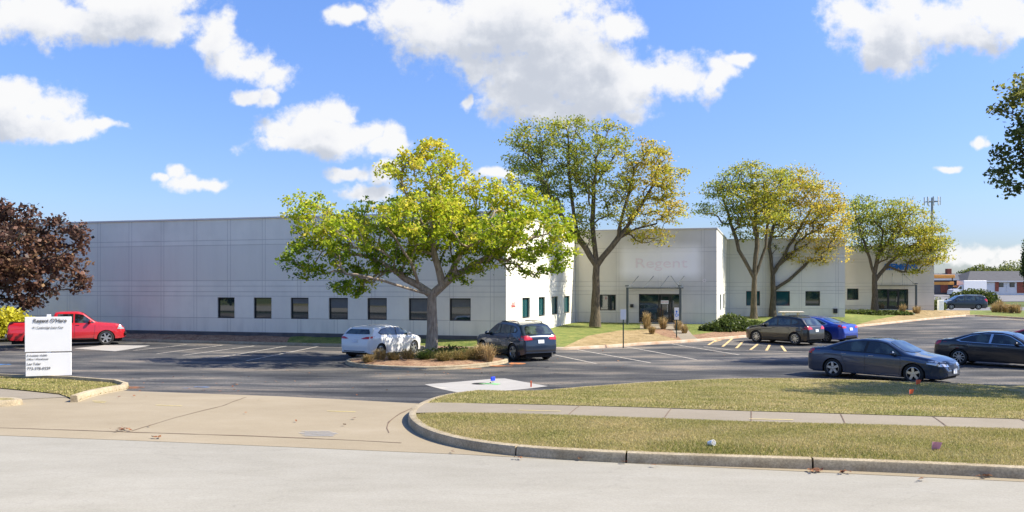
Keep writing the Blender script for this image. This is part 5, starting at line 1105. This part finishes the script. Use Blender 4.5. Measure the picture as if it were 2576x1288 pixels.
# ------------------------------------------------------------------ sign and small things
M_galv = pmat('galvanised_steel', (.45,.46,.46), .45, .1, 4, metal=.6); M_letter = pmat('grey_sign_letter', (.09,.09,.10), .6)
M_postg = pmat('dark_green_post', (.02,.05,.04), .5); M_wood = pmat('white_post_paint', (.72,.73,.75), .6)
Ys = 23.6
def monument():
    bxp, byp = G(122, 950, .07); Yc = byp; z0 = float(H(bxp, Yc))+.06; r = empty('property_sign', (bxp, Yc, z0), R(18)); tag(r, 'white two-panel property sign on a post in the left grass', 'sign')
    k = Yc/F; W_ = (181-66)*k/math.cos(R(18))*.86; zt = CZ+(HY-797)*k-z0; zm = CZ+(HY-886)*k-z0; zb_ = CZ+(HY-945)*k-z0
    MB().box((0,.06,(zt+.08)/2-.1), (.12,.10,zt+.28), bev=.008).build('post', M_wood, r)
    MB().box((0,-.02,(zt+zm)/2+.012), (W_,.05,zt-zm-.024), bev=.006).build('upper_panel', M_sign, r)
    MB().box((0.015,-.025,(zm+zb_)/2-.012), (W_*.985,.05,zm-zb_-.024), bev=.006).build('lower_panel', M_sign, r)
    f = -.053; t = lambda s, sz, x, z, al='CENTER', bo=0: text('lettering', s, sz, M_letter, r, (x, f-.006, z), ext=.002, align=al, bold=bo)
    t("Regent O'Hare", .165, .06, zt-.13, bo=.003); t('91 Cambridge Suite One', .092, 0, zt-.36)
    t('B Available 10,000-', .080, -W_*.45, zm-.10, 'LEFT'); t('Office / Warehouse', .080, -W_*.45, zm-.22, 'LEFT'); t('Lee Toler', .105, -W_*.45, zm-.38, 'LEFT'); t('773-378-0229', .125, -W_*.45, zm-.54, 'LEFT')
monument()
gpost = 'white parking signs on posts before the entrance'
def parking_sign(px, py_base, py_t, py_b, wpx, label, sym, Yo=None):
    x, y = G(px, py_base, .3); z = zb(x, y); k = y/F; r = empty('parking_sign', (x, y, z), R(-14)); tag(r, label, 'sign', gpost); top = CZ+(HY-py_t)*k-z; bot = CZ+(HY-py_b)*k-z
    MB().box((0,0,top/2-.1), (.06,.05,top+.2), bev=.005).build('post', M_postg, r); MB().box((0,-.04,(top+bot)/2), (wpx*k,.012,top-bot), bev=.003).build('panel', M_sign, r)
    if sym:
        m = MB(); m.lathe([(.05,-.05),(.05,-.055),(0,-.055)], 'y', c=(0,0,(top+bot)/2+.13), n=10); m.tube([(0,-.052,(top+bot)/2+.08),(0,-.052,(top+bot)/2-.03),(.09,-.052,(top+bot)/2-.03),(.12,-.052,(top+bot)/2-.13)], .018, 5)
        m.tube([(.07*math.cos(a)-.01,-.052,(top+bot)/2-.08+.09*math.sin(a)) for a in np.linspace(2.2, 6.0, 9)], .014, 5); m.build('wheelchair_symbol', M_bluel, r)
parking_sign(1568, 861, 778, 804, 14, 'white parking sign on dark post in the tan bed, left one', False)
parking_sign(1702, 844, 774, 804, 11, 'white parking sign with dark symbol before the entrance door, right one', True)
def flag(px, py, dz, h, w, col, label, name='marker_flag', grp='orange marker flags in the grass'):
    x, y = G(px, py, dz); z = float(H(x, y))+dz; r = empty(name, (x, y, z), random.uniform(-.4, .4)); tag(r, label, 'flag', grp); m = pmat('flag_'+name+str(px), col, .6, .05)
    MB().tube([(0,0,-.05),(.01,0,h)], .004, 5).build('wire', M_galv, r)
    q = MB(); n = 5
    for i in range(n+1):
        t = i/n; yy = .02*math.sin(t*4); q.v += [(.01+w*t, yy, h), (.01+w*t*.9-.02*t, yy+.01, h-w*.9*(1-.2*t))]
    for i in range(n): q.f.append((2*i, 2*i+2, 2*i+3, 2*i+1)); q.m.append(0)
    s = q.build('flag', m, r); so_ = s.modifiers.new('thick', 'SOLIDIFY'); so_.thickness = .002
flag(2303, 985, .15, .34, .16, (.80,.13,.04), 'upper orange flag in front of the grey sedan nose')
flag(2287, 999, .15, .20, .15, (.80,.15,.05), 'lower orange flag left of the taller one')
flag(2343, 1136, .15, .14, .13, (.85,.38,.42), 'pink crumpled flag in the strip by the kerb', 'pink_flag', None)
x, y = G(1336, 974); r = empty('orange_stake', (x, y, float(H(x, y)))); tag(r, 'short orange stake at the right end of the concrete patch', 'stake'); r['category'] = 'stake'
MB().box((0,0,.09), (.05,.03,.22), bev=.004).build('stake_board', pmat('orange_paint', (.78,.16,.06), .6), r)
x, y = G(1240, 966); r = empty('blue_marker', (x, y, float(H(x, y))+.012), .5); tag(r, 'bright blue marker flag lying at the centre of the concrete patch', 'marker')
m = MB(); m.box((0,0,.16), (.18,.05,.13), rz=.3, bev=.01); m.build('marker_cap', pmat('bright_blue', (.01,.05,.75), .5), r); MB().tube([(0,0,0),(0,0,.10)], .01, 6).build('wire', M_galv, r)
x, y = G(1207, 966); r = tag(MB().lathe([(0,.004),(.25,.004),(.27,0)], n=20).build('drain_grate', M_trim, loc=(x, y, float(H(x, y))+.012)), 'dark round drain lid in the concrete patch', 'drain')
x, y = G(1783, 1124, .15); m = MB(); m.lathe([(0,0),(.035,.0),(.045,.1),(.042,.1),(.033,.006)], n=14); o = m.build('paper_cup', M_sign, smooth=40, loc=(x, y, float(H(x, y))+.20)); o.rotation_euler = (1.3,0,.6); tag(o, 'pale crumpled cup lying in the grass strip', 'cup')
# picnic table
x = (1990-CX)/F*60.5; y = 60.5; z = zb(x, y); r = empty('picnic_table', (x, y, z), -.2); tag(r, 'pale concrete picnic table on the lawn behind the black SUV', 'table'); ct = pmat('pale_concrete', (.62,.56,.46), .8, .1, 4)
zt = CZ+(HY-785)*y/F-z
MB().box((0,0,max(.7, zt)), (1.7,.85,.10), bev=.03).build('tabletop', ct, r)
for sx in (-.5, .5): MB().box((sx,0,max(.7, zt)/2-.03), (.16,.5,max(.7, zt)), bev=.02).build('leg', ct, r)
for sy in (-.75, .75): b_ = MB(); b_.box((0,sy,.42), (1.6,.28,.08), bev=.02); b_.box((-.5,sy,.19), (.12,.2,.38)); b_.box((.5,sy,.19), (.12,.2,.38)); b_.build('bench', ct, r)
x, y = AT(2366,775,90)[0], 90; z = float(H(x, y)); r = tag(MB().box((0,0,.6), (.55,.35,1.4), bev=.03).add([], []).build('white_pillar_box', M_sign, loc=(x, y, z)), 'small white utility pillar standing right of the office corner', 'utility box')
# cell tower far away
Yt = 330.0; p = AT(2345, 560, Yt); r = empty('cell_tower', (p[0], Yt, 1.9)); tag(r, 'slim grey cell tower with antenna panels beyond the building', 'tower'); ht = CZ+(HY-497)*Yt/F-1.9
M_tw = pmat('tower_grey', (.30,.32,.35), .6); MB().tube([(0,0,-1),(0,0,ht)], [.75,.42], 12).build('mast', M_tw, r)
pl = MB(); 
for k in range(12): a = 6.283*k/12; pl.tube([(0,0,ht-1.6),(2.6*math.cos(a),2.6*math.sin(a),ht-1.6)], .06, 5)
pl.tube([(2.6*math.cos(a),2.6*math.sin(a),ht-1.6) for a in np.linspace(0, 6.283, 13)], .09, 5); pl.build('platform', M_tw, r)
for k in range(9): a = 6.283*k/9+.2; MB().box((2.9*math.cos(a), 2.9*math.sin(a), ht-1.4), (.3,.5,3.2), rz=a, bev=.03).build('antenna', pmat('antenna_white', (.62,.64,.66), .5) if k == 0 else bpy.data.materials['antenna_white'], r)
# ------------------------------------------------------------------ far houses
M_dsid = pmat('dark_siding', (.11,.10,.10), .8, .15, 1); M_brick = pmat('red_brick', (.30,.085,.05), .9, .25, 3); M_shing = pmat('grey_shingle', (.09,.095,.105), .9, .15, 1.5); M_shing2 = pmat('light_shingle', (.085,.086,.09), .95, .12, 1.5); M_siding = pmat('white_siding', (.70,.70,.68), .7, .05, 1); M_org = pmat('orange_awning', (.75,.33,.06), .7, .1, 1)
def hip(w, d, z0, z1, ov, inset_): 
    a, b = w/2+ov, d/2+ov; return [(-a,-b,z0),(a,-b,z0),(a,b,z0),(-a,b,z0),(-a+inset_,0,z1),(a-inset_,0,z1)], [(0,1,5,4),(1,2,5),(2,3,4,5),(3,0,4),(3,2,1,0)]
def house(name, label, px0, px1, Y, pe, pr, ins, wmat, rmat, d=9, feats=()):
    x0, x1 = (px0-CX)/F*Y, (px1-CX)/F*Y; z = float(H((x0+x1)/2, Y))-.1; r = empty(name, ((x0+x1)/2, Y+d/2, z), 0); tag(r, label, 'house'); w = x1-x0; ze = CZ+(HY-pe)/F*Y-z; zr = CZ+(HY-pr)/F*(Y+d/2)-z
    MB().box((0,0,ze/2), (w,d,ze)).build('wall', wmat, r); v, f = hip(w, d, ze+.003, zr, .5, ins*w); rf_ = MB().add(v, f).build('roof', rmat, r)
    MB().box((0,-d/2-.52,ze-.06), (w+1.0,.06,.22)).build('fascia', M_siding, r)
    for ft in feats:
        k, a, b, c, e = ft[:5]; xa, xb = (a-CX)/F*Y-(x0+x1)/2, (b-CX)/F*Y-(x0+x1)/2
        mt = {'window':M_frame, 'garage_door':M_siding, 'brick_panel':M_brick, 'door':M_siding, 'chimney':M_brick}[k]
        if k == 'chimney': zc = CZ+(HY-c)/F*(Y+d/2)-z; MB().box(((xa+xb)/2, 0, zc-1.2), (xb-xa, 1.0, 2.4), bev=.03).build('chimney', mt, rf_); continue
        za, zc = CZ+(HY-e)/F*Y-z, CZ+(HY-c)/F*Y-z; o = MB().box(((xa+xb)/2, -d/2-.04, (za+zc)/2), (xb-xa, .1, zc-za)).build(k, mt, r)
        if k == 'window': MB().box(((xa+xb)/2, -d/2-.10, (za+zc)/2), (xb-xa-.2, .03, zc-za-.2)).build('pane', M_glass, o)
    return r
house('brick_house', 'low dark-roofed house with a red brick chimney just right of the office', 2352, 2474, 172, 703, 688, .05, M_dsid, M_shing, 9, [('window',2386,2396,708,718),('brick_panel',2366,2384,708,736),('chimney',2409,2420,676,0)])
house('ranch_house', 'ranch house with grey hip roofs, white garage and brick ends at the right', 2436, 2640, 168, 707, 682, .22, M_siding, M_shing2, 10, [('garage_door',2478,2500,712,735),('brick_panel',2503,2512,709,733),('window',2512,2524,712,722),('door',2532,2537,712,733),('window',2540,2552,711,722),('brick_panel',2558,2580,709,737)])
r = empty('orange_canopy', ((2372-CX)/F*158, 160, float(H(60,160))-.1)); tag(r, 'orange striped awning roof on thin posts beside the box truck', 'canopy'); MB().box((0,0,2.5), (4.2,4,.55), bev=.05).build('awning', M_org, r); MB().box((-.2,-.4,3.8), (4.6,4,.6), bev=.05).build('sign_band', M_org, r)
for sx in (-1.9, 1.9): MB().box((sx,-1.8,1.7), (.15,.15,3.6)).build('post', M_frame, r)
# unseen tree row added behind the viewer to darken window and car reflections
def treeline():
    n = 9000; x = rng.uniform(-75, 75, n); top = 6.5+2.2*np.sin(x*.19)+1.3*np.sin(x*.53+1); z = top*rng.random(n)**.8+.4; y = -34+rng.normal(size=n)*1.8
    V, t = leaves(np.c_[x, y, z], 1, (.2,.2,.2), .95, rng.uniform(.2, .6, n)); tag(link('treeline', np_mesh('treeline', V, 4, t), L_dark), 'unseen row of dark trees added behind the viewer for reflections', 'trees', None, 'stuff')
treeline()  # added unseen tree row, only there to darken reflections
